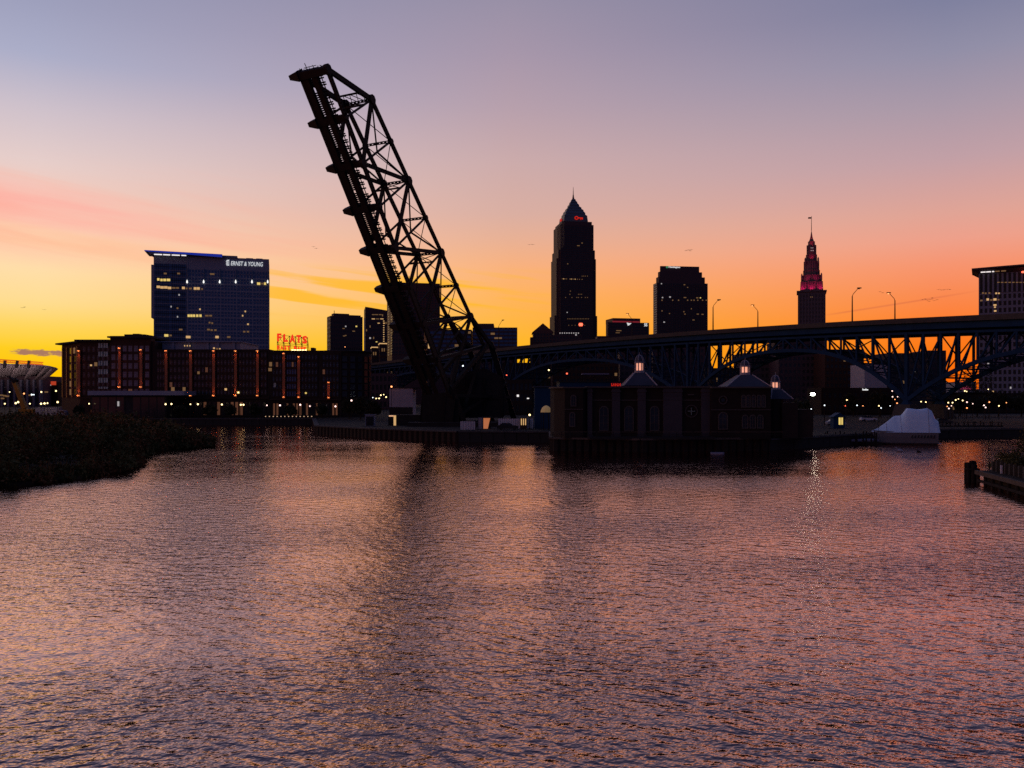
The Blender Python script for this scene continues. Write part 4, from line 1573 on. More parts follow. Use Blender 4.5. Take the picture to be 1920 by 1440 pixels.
# ------------------------------------------------------------------ downtown office blocks, left of centre
def office(name, label, pa, pb, pt, Y, cols, rows, wallm, winm, yaw=0.0, depth=30, pier=0.4, span=0.4, prob=0.0, pbot=770, pl=None, sidecols=0, sidem=None, cat='office building', d=0.25,
           lit=None, sub=0, crop=0.0, group=None):
    root, w, h, dep, fr, lf, rt = block(name, label, cat, pa, pb, pt, Y, depth, yaw, pl=pl, group=group)
    mb = MB()
    mb.box(0, w, 0, dep, 0, h)
    zb_ = max(0.5, fr.hit((pa + pb) / 2, pbot)[1])
    if rows:
        grid_face(fr, mb, 0.3, w - 0.3, zb_, h - 0.6 - crop, cols, rows, winm, pier=pier, span=span, d=d, prob=prob, lit=lit, sub=sub)
    if sidecols:
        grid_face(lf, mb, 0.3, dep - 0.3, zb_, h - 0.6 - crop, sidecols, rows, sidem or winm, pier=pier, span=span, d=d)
    mb.build('wall', wallm, parent=root)
    return root, w, h, dep, fr, lf, rt


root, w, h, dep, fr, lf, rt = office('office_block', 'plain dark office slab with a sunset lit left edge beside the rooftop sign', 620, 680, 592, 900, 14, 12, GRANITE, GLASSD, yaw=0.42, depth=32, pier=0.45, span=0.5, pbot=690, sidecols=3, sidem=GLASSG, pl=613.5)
MB().box(4, 20, 4, 14, h, h + 3.0).build('roof_plant', GRANITE, parent=root)
MB().box(w - 14, w - 1, 4, 16, h, h + 1.8).build('roof_plant', GRANITE, parent=root)
MB().beam((5, 6, h), (5, 6, h + 6), 0.5, 0.5).build('antenna', STEEL, parent=root)
lit_spots(fr, [(648, 612, 2.5, 2.5, LITWH), (668, 612, 3, 2.5, LITY), (644, 616, 4, 1.5, LITD), (645, 630, 4, 1.5, LITD), (663, 621, 5, 1.5, LITD), (648, 629, 3, 1.5, LITD)])

root, w, h, dep, fr, lf, rt = office('office_block', 'slim office tower with a slanted top and glowing yellow left edge', 685, 726, 586, 980, 12, 13, GRANITE, GLASSD, yaw=0.2, depth=30, pier=0.4, span=0.45, pbot=680, prob=0.03, lit=[LITD], pl=682.5)
mb = MB().prism([(0, h), (w, h), (w, fr.hit(725, 582)[1]), (0, fr.hit(685, 575)[1])], 0.1, dep)
mb.build('slanted_crown', GRANITE, parent=root)
mb = MB().box(-1.6, -0.1, 0.2, 1.6, 2, h - 6)
mb.build('glazed_edge', mat('polished edge glass', (0.9, 0.75, 0.5), 0.15, metal=1.0, var=0.02), parent=root)
S = [(700, 590, 5, 1.5, LITD), (706, 590, 6, 1.5, LITD), (713, 590, 5, 1.5, LITD), (700, 598, 6, 1.5, LITW), (708, 598, 6, 1.5, LITD), (716, 598, 6, 1.5, LITW), (710, 606, 4, 1.5, LITW), (720, 606, 3, 1.8, LITW), (694, 634, 3, 3, LITWH), (706, 641, 3, 1.6, LITY)]
S += [(719.5, 602 + k * 4.2, 2.2, 1.6, LITW) for k in range(10)]
lit_spots(fr, S)

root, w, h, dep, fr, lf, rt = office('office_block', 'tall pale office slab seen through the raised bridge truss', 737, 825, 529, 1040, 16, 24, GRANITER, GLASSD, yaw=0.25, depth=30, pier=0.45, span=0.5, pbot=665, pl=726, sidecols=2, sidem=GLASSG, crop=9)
MB().beam((20, 8, h), (20, 8, h + 9), 0.5, 0.5).build('antenna', STEEL, parent=root)
MB().beam((28, 8, h), (28, 8, h + 6), 0.4, 0.4).build('antenna', STEEL, parent=root)

root, w, h, dep, fr, lf, rt = office('office_block', 'dim lower office wing left of the raised bridge heel', 735, 795, 625, 800, 10, 5, GRANITE, GLASSD, depth=30, pbot=665)
for (lab, a, b, t, Y) in (('small brick warehouse with a lit gable behind the viaduct left end', 697, 708, 652, 640), ('taller brick warehouse with glowing eaves behind the viaduct left end', 712, 725, 645, 630)):
    root, w, h, dep, fr, lf, rt = office('warehouse', lab, a, b, t, Y, 3, 3, BRICK, GLASSD, depth=14, pbot=680, cat='warehouse', yaw=0.2)
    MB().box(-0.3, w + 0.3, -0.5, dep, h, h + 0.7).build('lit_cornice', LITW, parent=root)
    lit_spots(fr, [((a + b) / 2 - 2, t + 11, 2, 6, LITD), ((a + b) / 2 + 2, t + 11, 2, 6, LITD)])

# low glass block and columned house right of the raised bridge
root, w, h, dep, fr, lf, rt = office('office_block', 'low dark glass office block just right of the raised bridge', 886, 970, 614, 700, 10, 5, GRANITE, GLASSB, depth=40, pier=0.08, span=0.45, pbot=650, prob=0.04)
MB().box(3, w * 0.47, 4, 30, h, h + 3.4).build('roof_plant', GRANITE, parent=root)
lit_spots(fr, [(934, 634, 14, 3, LITD)])
root, w, h, dep, fr, lf, rt = office('office_block', 'wide dim office block behind the lattice of the raised bridge', 805, 884, 618, 720, 10, 5, GRANITE, GLASSB, depth=40, pier=0.1, span=0.45, pbot=660, prob=0.03)
root, w, h, dep, fr, lf, rt = office('gabled_building', 'small gabled building silhouetted between the low block and the tall tower', 1000, 1036, 623, 760, 6, 3, GRANITER, GLASSD, depth=30, pbot=642)
mb = MB().prism([(-1, h), (w + 1, h), (w * 0.5, fr.hit(1018, 606)[1])], 0, dep)
mb.build('gable_roof', GRANITER, parent=root)
MB().box(-2.5, -0.1, 3, 20, 0, h - 4).build('side_wing', GRANITER, parent=root)
root, w, h, dep, fr, lf, rt = office('office_block', 'low lit podium building at the foot of the tallest tower', 1036, 1092, 628, 900, 9, 2, GRANITE, GLASSD, depth=20, pbot=645)
lit_spots(fr, [(1050 + k * 4.3, 624.5, 2, 2, LITWH) for k in range(9)] + [(1080, 628, 3, 2.4, LITWH)], off=0.3)
MB().lathe([(1.6, h + 9), (2.2, h + 10.5), (1.6, h + 12)], 8, (fr.hit(1089, 617)[0], 0)).build('beacon', LAMPR, parent=root)
MB().beam((fr.hit(1089, 617)[0], 0, h - 1), (fr.hit(1089, 617)[0], 0, h + 9), 0.5, 0.5).build('mast', STEEL, parent=root)

# ------------------------------------------------------------------ tallest tower with stepped crown
KY = 1190
yaw = 0.16
root, w, h, dep, fr, lf, rt = block('skyscraper', 'tallest dark tower with stepped pyramid crown and spire', 'skyscraper', 1051, 1113, 420, KY, 40, yaw, pl=1045)
hz_ = lambda py: fr.hit(1080, py)[1]
dep = w
fr2 = fr
mb = MB()
mb.box(0, w, 0, dep, 0, h)
e1, e2, e3 = w * 0.055, w * 0.10, w * 0.15
mb.box(-e1, w + e1, 2.5, dep - 2.5, 0, hz_(468))
mb.box(-e2, w + e2, 5, dep - 5, 0, hz_(484))
mb.box(-e3, w + e3, 7, dep - 7, 0, hz_(591))
mb.box(-e1 * 0.3, w * 0.97, -1.0, 3, 0, hz_(490))
mb.box(w * 0.05, w * 0.95, 0.5, dep - 0.5, h, hz_(415))
# piers as fine vertical relief
nP = 19
for i in range(nP + 1):
    a = w * i / nP
    mb.obox(fr.o, fr.u, fr.n, a - 0.25, a + 0.25, 1.0, 1.3, 0, hz_(492))
    mb.obox(fr.o, fr.u, fr.n, a * 0.98 + 0.2 - 0.25, a * 0.98 + 0.45, 0.0, 0.3, hz_(490), h - 1)
for i in range(10):
    a = 2 + (dep - 4) * i / 9
    mb.obox(lf.o, lf.u, lf.n, a - 0.3, a + 0.3, 0, 0.3, hz_(468), h - 1)
mb.build('wall', GRANITE, parent=root)
fl = MB().box(0.6, w - 0.8, -0.12, 0, -0.85, 0.85).mesh('window_band', GLASSD)
nb = 52
for k in range(nb):
    z = hz_(652) + (hz_(424) - hz_(652)) * k / nb
    put('window_band', fl, root, (0, -1.02 if z < hz_(490) - 1 else -0.02, z + 1.2))
cw_ = w * 0.78
crm = mat('blue grey crown cladding', (0.10, 0.14, 0.17), 0.5, metal=0.4, var=0.2)
levels = [(417, 24.8), (404, 23.8), (399, 20.5), (392, 17.5), (387, 14.0), (381.5, 10.2), (375, 7.0), (370, 4.4), (365.5, 1.6)]
zc_prev = hz_(417)
for k in range(len(levels) - 1):
    s_ = levels[k][1] * KY / FPX * 0.93
    s2 = levels[k + 1][1] * KY / FPX * 0.93
    z1_ = hz_(levels[k + 1][0])
    z0_ = hz_(levels[k][0])
    cx_, cy_ = w / 2, dep / 2
    mm = MB()
    st_ = z0_ + (z1_ - z0_) * 0.4
    mm.hexa([(cx_ - s_, cy_ - s_, z0_), (cx_ + s_, cy_ - s_, z0_), (cx_ + s_, cy_ + s_, z0_), (cx_ - s_, cy_ + s_, z0_),
             (cx_ - s_, cy_ - s_, st_), (cx_ + s_, cy_ - s_, st_), (cx_ + s_, cy_ + s_, st_), (cx_ - s_, cy_ + s_, st_)])
    mm.hexa([(cx_ - s_, cy_ - s_, st_ + .01), (cx_ + s_, cy_ - s_, st_ + .01), (cx_ + s_, cy_ + s_, st_ + .01), (cx_ - s_, cy_ + s_, st_ + .01),
             (cx_ - s2, cy_ - s2, z1_), (cx_ + s2, cy_ - s2, z1_), (cx_ + s2, cy_ + s2, z1_), (cx_ - s2, cy_ + s2, z1_)])
    for i in range(6):
        a = -s_ + 2 * s_ * (i + 0.5) / 6
        mm.box(cx_ + a - 0.25, cx_ + a + 0.25, cy_ - s_ - 0.35, cy_ - s_, z0_, st_)
    mm.build('crown_tier', crm, parent=root)
mm = MB()
mm.tube([(w / 2, dep / 2, hz_(366)), (w / 2, dep / 2, hz_(358))], 1.5, 6, 0.7)
mm.tube([(w / 2, dep / 2, hz_(358)), (w / 2, dep / 2, hz_(343))], 0.55, 6, 0.2)
mm.build('spire', GRANITER, parent=root)
S = []
s0 = 24.8 * KY / FPX * 0.93
crf = Face(root, (0, dep / 2 - s0), (1, 0), (0, -1))
a, z = crf.hit(1085, 409)
km = MB()
km.lathe([(1.2, 0), (3.0, 0.01)], 4, (0, 0))
key = MB()
for i in range(10):
    t0, t1 = 2 * math.pi * i / 10, 2 * math.pi * (i + 1) / 10
    key.beam((a - 3.2 + 2.3 * math.cos(t0), dep / 2 - s0 - 1.0, z + 1.9 * math.sin(t0)), (a - 3.2 + 2.3 * math.cos(t1), dep / 2 - s0 - 1.0, z + 1.9 * math.sin(t1)), 0.6, 1.1)
key.box(a - 1.2, a + 5.6, dep / 2 - s0 - 1.3, dep / 2 - s0 - 0.7, z - 0.5, z + 0.8)
key.box(a + 2.2, a + 3.4, dep / 2 - s0 - 1.3, dep / 2 - s0 - 0.7, z - 2.2, z - 0.5)
key.box(a + 4.2, a + 5.6, dep / 2 - s0 - 1.3, dep / 2 - s0 - 0.7, z - 1.7, z - 0.5)
key.build('key_logo', NEONK, parent=root)
key = MB()
key.box(w / 2 - s0 - 1.3, w / 2 - s0 - 0.6, dep / 2 - 4.5, dep / 2 + 4.0, z - 1.8, z + 1.2)
key.build('key_logo', NEONK, parent=root)
ldg = mat('dim greenish ledge light', (0.4, 0.45, 0.4), emit=(0.45, 0.5, 0.36), estr=0.38)
for i in range(14):
    a_ = w / 2 - s0 + 2 * s0 * (i + 0.5) / 14
    put('ledge_light', MB().box(-0.9, 0.9, -0.3, 0.3, -0.5, 0.5).mesh('ledge_light', ldg), root, (a_, dep / 2 - s0 - 0.8, hz_(415.5)))
S = []
for px in [1054, 1056.5, 1059, 1062, 1068, 1070.5, 1073, 1075, 1078, 1082, 1086, 1091]:
    S.append((px, 523 + (px - 1054) * 0.03, 1.5, 1.4, LITW if px in (1056.5, 1070.5, 1078) else LITD))
for px in range(1064, 1104, 3):
    S.append((px, 598, 1.3, 1.2, LITD))
for px in (1091, 1094, 1097, 1101, 1084, 1087, 1090):
    S.append((px, 518 if px > 1090 else 552, 1.3, 1.2, LITD))
for px in (1060, 1072, 1081, 1084, 1090, 1097, 1101):
    S.append((px, 558, 1.4, 1.3, LITD))
S += [(1063, 586, 1.8, 1.8, LITWH), (1064, 495, 2, 1.6, LITD), (1084, 461, 5, 1.4, LITD), (1091, 456, 3, 1.4, LITD), (1068, 552, 1.6, 1.4, LITD), (1069, 546, 1.6, 1.4, LITD)]
S += [(px, 610, 1.2, 1.1, LITD) for px in range(1066, 1100, 6)]
lit_spots(fr, S, off=1.5)

# ------------------------------------------------------------------ stepped bank tower
root, w, h, dep, fr, lf, rt = block('skyscraper', 'broad dark bank tower with stepped shoulders and small white lettering at the top', 'skyscraper', 1232, 1327, 530, 1050, 40, 0.13, pl=1225)
hz_ = lambda py: fr.hit(1280, py)[1]
mb = MB()
mb.box(0, w, 0, dep, 0, h)
st1, st2, st3 = w * 0.045, w * 0.09, w * 0.135
mb.box(st1, w - st1, 2, dep - 2, h, hz_(519))
mb.box(st2 * 0.8, w - st2, 4, dep - 4, hz_(519), hz_(509))
mb.box(st3 * 0.75, w - st3, 6, dep - 6, hz_(509), hz_(498))
for i in range(28):
    a = w * (i + 0.5) / 28
    mb.obox(fr.o, fr.u, fr.n, a - 0.3, a + 0.3, 0, 0.45, 0, h - 1)
mb.build('wall', GRANITE, parent=root)
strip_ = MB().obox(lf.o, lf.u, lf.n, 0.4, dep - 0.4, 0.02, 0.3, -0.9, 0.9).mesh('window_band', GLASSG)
bnd = MB().box(1.0, w - 1.0, -0.12, 0.05, -0.8, 0.8).mesh('window_band', GLASSD)
for k in range(22):
    z = hz_(626) + (h - hz_(626)) * (k + 0.5) / 22
    put('window_band', strip_, root, (0, 0, z))
    put('window_band', bnd, root, (0, 0, z))
tf = Face(root, (0, 6), (1, 0), (0, -1))
a, z = tf.hit(1253.5, 501.5)
a1 = tf.hit(1275, 501.5)[0]
put('lettering', fit_text(text_mesh('Huntington', 2, 0.2, SIGNW, bold=0.06), a1 - a, 2.6), root, (a, 5.5, z - 1.0))
hx, _ = tf.hit(1250.5, 501)
lg = MB()
lg.lathe([(1.4, -0.2), (1.4, 0.2)], 6, (0, 0))
lg.v = [(v[0] + hx, 5.6 + v[2], v[1] + z + 0.4) for v in lg.v]
lg.build('logo', SIGNG, parent=root)
S = [(px, 563, 2.2, 2.0, LITD) for px in (1241, 1261, 1272, 1289, 1296, 1301, 1308, 1317, 1324)] + [(1242, 558, 2.4, 2.2, LITWH), (1256, 557, 3, 2.4, LITWH), (1284, 558, 5, 1.6, LITD),
     (1307, 558.5, 4, 2, LITD), (1313, 558.5, 2, 2, LITY), (1240, 532, 2, 2, LITWH), (1283, 534, 3, 1.6, LITD), (1289, 539, 2, 1.5, LITD), (1282, 584.5, 2, 2, LITD), (1284, 589, 2.5, 1.6, LITD),
     (1308, 589, 4, 1.6, LITD), (1317, 589.5, 4, 1.6, LITD), (1241, 583, 2, 2, LITD), (1245, 604, 3, 2, LITWH), (1296, 579, 1.6, 2, LITD), (1300, 600, 4, 1.5, LITD), (1255, 588, 2, 1.6, LITD)]
lit_spots(fr, S, off=0.6)

# low office block signed 55
root, w, h, dep, fr, lf, rt = office('office_block', 'low dark office block with a bright 55 sign and a reddish penthouse', 1140, 1217, 604, 820, 9, 4, GRANITE, GLASSD, depth=40, yaw=0.2, pier=0.1, span=0.5, pbot=628, pl=1136)
z1_ = fr.hit(1175, 596)[1]
MB().box(w * 0.15, w * 0.82, 4, 26, h, z1_).build('penthouse', GRANITER, parent=root)
MB().box(w * 0.14, w * 0.8, 3.4, 3.95, h + 0.2, h + 1.6).build('red_light_band', mat('dim red band', (0.3, 0.03, 0.03), emit=(0.7, 0.05, 0.08), estr=0.22), parent=root)
a, z = fr.hit(1207.5, 612)
put('lettering', fit_text(text_mesh('55', 2, 0.15, SIGNW, bold=0.08), 3.0, 2.9), root, (a, -0.7, z))
mb = MB()
a, z = fr.hit(1177, 608)
mb.prism([(a - 1.2, z + 1.6), (a, z - 1.4), (a + 2.2, z - 0.2), (a + 3.4, z + 1.2), (a + 1.4, z + 0.9)], -0.7, -0.5)
mb.build('emblem', SIGNW, parent=root)
lit_spots(fr, [(1160, 620, 10, 1.6, LITD), (1158, 624, 8, 1.2, LITD)])
# small roofs along the viaduct skyline
root, w, h, dep, fr, lf, rt = office('office_block', 'very low roofline just left of the stepped bank tower', 1120, 1142, 630, 780, 3, 1, GRANITER, GLASSD, depth=20, pbot=640)

# ------------------------------------------------------------------ spire tower lit magenta
TY = 1110
root, w, h, dep, fr, lf, rt = block('spire_tower', 'slender stone tower with tiered magenta floodlit top, spire and flag', 'skyscraper', 1496, 1548, 548, TY, 34, -0.31)
hz_ = lambda py: fr.hit(1522, py)[1]
cx_, cy_ = w / 2, dep / 2
sc = TY / FPX
SM = mat('pale tower stone', (0.13, 0.11, 0.12), 0.8, var=0.15)
SMD = mat('grey tower stone', (0.10, 0.085, 0.105), 0.8, var=0.15)
mb = MB()
mb.box(0, w, 0, dep, 0, h)
mb.box(-1.4, w + 1.4, -1.4, dep + 1.4, h, hz_(544.5))
for i in range(9):
    a = w * (i + 0.5) / 9
    mb.box(a - 0.8, a + 0.8, -0.5, 0, 0, h - 2)
mb.build('shaft', SMD, parent=root)
wb = MB().box(-0.9, 0.9, -0.15, 0.1, -1.2, 1.2).mesh('window', GLASSD)
for i in range(8):
    for j in range(13):
        put('window', wb, root, (w * (i + 1) / 9, 0, h - 5 - j * 5.2))
tiers = [(544, 527, 20.5, 19.8, 4), (527, 514, 18.5, 17.5, 8), (514, 504, 14.5, 14.0, 8), (504, 487, 13.5, 12.5, 8), (487, 474, 9.5, 8.5, 8), (474, 456, 8.2, 7.4, 8), (456, 449, 6.5, 6.2, 8), (449, 441, 4.8, 2.4, 8), (441, 427, 2.2, 0.3, 8)]
for (y0_, y1_, r0, r1, n) in tiers:
    mm = MB()
    rr0, rr1 = r0 * sc, r1 * sc
    if n == 4:
        mm.lathe([(rr0 * 1.414, hz_(y0_)), (rr1 * 1.414, hz_(y1_))], 4, (cx_, cy_), math.pi / 4)
    else:
        mm.lathe([(rr0 * 1.06, hz_(y0_)), (rr1 * 1.06, hz_(y1_) - 0.6), (rr1 * 1.12, hz_(y1_) - 0.5), (rr1 * 1.12, hz_(y1_))], n, (cx_, cy_), math.pi / 8)
    if r0 > 7:
        for i in range(10):
            a = -math.pi + math.pi * (i + 0.5) / 10
            x_, y_2 = cx_ + rr0 * 1.0 * math.cos(a), cy_ + rr0 * 1.0 * math.sin(a)
            if n == 4:
                x_, y_2 = cx_ - rr0 + 2 * rr0 * (i + 0.5) / 10, cy_ - rr0 - 0.2
            mm.box(x_ - 0.45, x_ + 0.45, y_2 - 0.5, y_2 + 0.5, hz_(y0_), hz_(y1_))
    mm.build('tier', SM, parent=root)
for (px, pt, pb) in ((1503.5, 510, 524), (1540.5, 510, 524), (1510, 480, 492), (1534.5, 480, 492)):
    a = fr.hit(px, 500)[0]
    MB().lathe([(1.1, hz_(pb)), (1.0, hz_(pt) - 2), (0.15, hz_(pt))], 6, (a, cy_ - 8)).build('turret', SM, parent=root)
mm = MB().tube([(cx_, cy_, hz_(428)), (cx_, cy_, hz_(400))], 0.4, 6, 0.25)
mm.build('flagpole', STEEL, parent=root)
fm = MB()
for k in range(4):
    x0_, x1_ = cx_ - 0.2 - k * 0.95, cx_ - 0.2 - (k + 1) * 0.95
    o0, o1 = 0.35 * math.sin(k * 1.7), 0.35 * math.sin((k + 1) * 1.7)
    fm.hexa([(x1_, cy_ + o1, hz_(405)), (x0_, cy_ + o0, hz_(405)), (x0_, cy_ + o0 + .15, hz_(405)), (x1_, cy_ + o1 + .15, hz_(405)),
             (x1_, cy_ + o1, hz_(402)), (x0_, cy_ + o0, hz_(402)), (x0_, cy_ + o0 + .15, hz_(402)), (x1_, cy_ + o1 + .15, hz_(402))])
fm.build('flag', mat('flag cloth', (0.05, 0.02, 0.03), 0.9), parent=root)
for (px, py, out, en, col_) in ((1505, 546, 9, 5200, (1, 0.015, 0.16)), (1522, 546, 9, 5200, (1, 0.015, 0.16)), (1539, 546, 9, 5200, (1, 0.015, 0.16)), (1511, 529, 7, 2200, (1, 0.015, 0.15)),
                                (1533, 529, 7, 2200, (1, 0.015, 0.15)), (1522, 486, 7, 1700, (1, 0.02, 0.10)), (1522, 459, 4, 1300, (1, 0.03, 0.08)), (1522, 447, 3, 650, (1, 0.04, 0.06))):
    a = fr.hit(px, py)[0]
    z = hz_(py)
    rr0 = [t_[2] for t_ in tiers if t_[1] <= py][0] * sc
    yy = cy_ - rr0 - out * 0.55
    MB().box(a - 0.5, a + 0.5, yy - 0.4, yy + 0.4, z + 0.2, z + 0.9).build('floodlight', ROOFD, parent=root)
    lt = bpy.data.lights.new('floodlight', 'SPOT')
    lt.energy = en * 1.3
    lt.spot_size = R(110)
    lt.spot_blend = 0.7
    lt.color = col_
    lt.shadow_soft_size = 0.6
    lo = bpy.data.objects.new('floodlight_lamp', lt)
    COL.objects.link(lo)
    lo.parent = root
    lo.location = (a, yy, z + 1.2)
    lo.rotation_euler = (Vector((0, 0.55, 1)).to_track_quat('-Z', 'Y')).to_euler()
lit_spots(fr, [(1520, 557, 1.5, 1.6, LITD), (1523, 557, 1.5, 1.6, LITD)], off=0.6)
tf = Face(root, (0, cy_ - 8.2 * sc), (1, 0), (0, -1))
lit_spots(tf, [(1521, 465, 1.4, 1.2, LITWH), (1524, 465, 1.4, 1.2, LITWH), (1521, 470, 1.4, 1.6, LITWH), (1524.5, 470, 1.4, 1.6, LITWH)], off=0.9)

# ------------------------------------------------------------------ courthouse tower with curved cornice
root, w, h, dep, fr, lf, rt = block('courthouse_tower', 'tall gridded courthouse tower with flaring curved cornice at the right edge', 'skyscraper', 1835, 1990, 513, 900, 40, -0.49)
hz_ = lambda py: fr.hit(1880, py)[1]
mb = MB()
mb.box(0, w, 0.5, dep, 0, h)
ncol = 17
grid_face(fr, mb, 0.3, w, hz_(548), h - 0.6, ncol * 1, 1, ROOFD, pier=0.42, span=0.02, d=0.25, flush=-0.5)
grid_face(fr, mb, 0.3, w, hz_(756), hz_(549), ncol, 16, ROOFD, pier=0.42, span=0.36, d=0.2, flush=-0.5)
mb.build('wall', LIME, parent=root)
cn = MB()
prof = [(1822, 504, 507), (1828, 503.8, 511), (1836, 503.5, 515)]
x0_ = fr.hit(1822, 505)[0]
segx = [x0_ + (w - x0_) * k / 10 for k in range(11)]
topz = [fr.hit(1822, 504.5)[1] + 1.4 * math.sin(math.pi * 0.55 * k / 10) for k in range(11)]
for k in range(10):
    a, b = segx[k], segx[k + 1]
    za, zb2 = topz[k], topz[k + 1]
    cn.hexa([(a, -5, za - 1.6), (b, -5, zb2 - 1.6), (b, dep, zb2 - 1.6), (a, dep, za - 1.6), (a, -5, za), (b, -5, zb2), (b, dep, zb2), (a, dep, za)])
cn.hexa([(x0_ + 7, 0.0, h - 0.4), (w, 0.0, h - 0.4), (w, dep, h - 0.4), (x0_ + 7, dep, h - 0.4), (x0_ + 0.8, -4.5, topz[0] - 1.62), (w, -4.5, topz[0] - 1.62), (w, dep, topz[0] - 1.62), (x0_ + 0.8, dep, topz[0] - 1.62)])
cn.build('cornice', GRANITE, parent=root)
for (a, b, m_) in ((1839, 1848, ROOFL), (1849, 1858, ROOFL), (1860, 1864, ROOFL), (1866, 1874, LITD), (1877, 1886, LITD)):
    u0, u1 = fr.hit(a, 509)[0], fr.hit(b, 509)[0]
    MB().box(u0, u1, -4.9, -4.6, hz_(510.2), hz_(508.2)).build('soffit_light', m_, parent=root)
S = [(px, 529.5, 4, 1.6, LITD) for px in range(1872, 1925, 7)] + [(1843, 549.5, 3, 3, LITD), (1848, 550, 3, 2.6, LITD), (1855, 549.5, 3, 2.6, LITD), (1868, 550, 3, 3, LITW), (1873, 550, 2.5, 2.6, LITW)]
S += [(1840, 563.5, 4, 2.6, LITD), (1852, 561.5, 4, 4, LITW), (1859, 562.5, 4, 2.6, LITD), (1865.5, 561.5, 5, 4, LITW), (1872, 562, 3, 2.4, LITD), (1865.5, 572, 5, 3, LITW), (1865.5, 576, 3, 2.6, LITW), (1866, 583, 4, 3, LITW)]
S += [(1864 + k * 4.6, 619, 2.4, 4.5, LITW) for k in range(6)] + [(1853, 681, 3, 3, LITWH), (1895, 727, 2.4, 3.6, LITWH), (1862, 734, 2.4, 2.4, LITW)]
lit_spots(fr, S, off=0.4)
MB().lathe([(1.2, hz_(515)), (1.6, hz_(513.5)), (1.2, hz_(512))], 8, (fr.hit(1918, 513)[0], -5.5)).build('beacon', LAMPR, parent=root)

# ------------------------------------------------------------------ darker town seen under the viaduct
under = [
    # label, a, b, top, Y, cols, rows, wall, prob, bottom
    ('dark brick warehouse under the viaduct arch left of centre', 942, 1034, 680, 560, 12, 5, BRICK2, 0.05, 760),
    ('large brown brick block under the middle arch of the viaduct', 1036, 1160, 672, 520, 14, 5, BRICK, 0.015, 730),
    ('dark slab seen behind the viaduct pier right of the domed roof', 1162, 1222, 660, 560, 7, 7, GRANITE, 0.03, 740),
    ('dark block behind the tall viaduct pier in the middle', 1224, 1330, 650, 600, 12, 8, GRANITE, 0.02, 750),
    ('low dark block behind the second cupola', 1332, 1392, 690, 520, 7, 4, BRICK2, 0.02, 745),
    ('dark office block left of the striped hotel under the viaduct', 1394, 1458, 662, 560, 8, 7, GRANITE, 0.04, 745),
    ('tall striped brick hotel under the right arch of the viaduct', 1460, 1545, 640, 540, 10, 9, GRANITE, 0.012, 752),
    ('reddish striped block beside the white warehouse wall', 1547, 1620, 655, 520, 9, 8, BRICK, 0.012, 752),
]
for lab, a, b, t, Y, c, r_, wm, pr, bt in under:
    office('town_building', lab, a, b, t, Y, c, r_, wm, GLASSD, depth=25, pier=0.45, span=0.5, prob=pr, pbot=bt, cat='building', lit=[LITD])
root, w, h, dep, fr, lf, rt = office('warehouse', 'warehouse with a large pale blank side wall right of the striped block', 1621, 1663, 683, 480, 0, 0, WHITED, GLASSD, depth=20, cat='warehouse')
root, w, h, dep, fr, lf, rt = office('town_building', 'pale multi storey block seen between the legs of the right viaduct pier', 1664, 1738, 662, 500, 9, 7, CONC, GLASSD, depth=20, pier=0.4, span=0.45, prob=0.02, pbot=745, cat='building', lit=[LITD])
lit_spots(fr, [(1694, 695.5, 2.2, 2.2, LITWH), (1699.5, 696.5, 2.2, 2.2, LITWH), (1714, 696.5, 2.2, 2.2, LITWH)])
root, w, h, dep, fr, lf, rt = office('town_building', 'tall narrow dark block just left of the open orange sky under the viaduct', 1739, 1774, 657, 520, 4, 8, GRANITE, GLASSD, depth=20, pbot=745, cat='building')
root, w, h, dep, fr, lf, rt = office('town_building', 'low dark warehouse with a long white sign under the striped hotel', 1540, 1680, 727, 330, 14, 2, BRICK2, GLASSD, depth=16, pbot=775, cat='building', pier=0.5, span=0.6)
a, z = fr.hit(1616, 732)
sm = MB()
for k in range(9):
    sm.box(a + k * 0.24, a + k * 0.24 + 0.17, -0.7, -0.5, z, z + (0.42 if k not in (0, 5) else 0.75))
sm.build('lettering', SIGNW, parent=root)
root, w, h, dep, fr, lf, rt = office('town_building', 'long low shed on the right bank beneath the courthouse tower', 1780, 1990, 737, 360, 20, 2, BRICK2, GLASSD, depth=20, pbot=778, cat='building', pier=0.5, span=0.6, prob=0.03)
MB().box(-0.5, w * 0.4, -0.8, 20, h, h + 0.3).build('roof_edge', CONCD, parent=root)
root, w, h, dep, fr, lf, rt = office('town_building', 'small pale building with a pinkish sign at the foot of the courthouse tower', 1796, 1830, 716, 620, 4, 2, WHITED, GLASSD, depth=20, pbot=735, cat='building')
MB().box(w * 0.1, w * 0.7, -0.9, -0.5, h - 5.2, h - 3.2).build('pink_sign', mat('dim pink sign', (0.3, 0.04, 0.1), emit=(0.8, 0.08, 0.22), estr=0.25), parent=root)
root, w, h, dep, fr, lf, rt = office('town_building', 'dark block under the left end of the viaduct', 672, 735, 700, 480, 8, 4, GRANITE, GLASSD, depth=20, pbot=770, cat='building', prob=0.02)
root, w, h, dep, fr, lf, rt = office('town_building', 'dark low block behind the heel of the raised bridge', 880, 940, 700, 420, 6, 4, GRANITE, GLASSD, depth=20, pbot=780, cat='building', prob=0.03)
# extra pinpoints of light in the town
spots_root, w, h, dep, fr, lf, rt = office('town_building', 'dark terrace with scattered small lit windows behind the clubhouse', 900, 1000, 712, 330, 12, 3, BRICK2, GLASSD, depth=12, pbot=778, cat='building', prob=0.0)
lit_spots(fr, [(971, 742, 4, 4, ROOFL), (990, 747, 4, 2, ROOFL)])
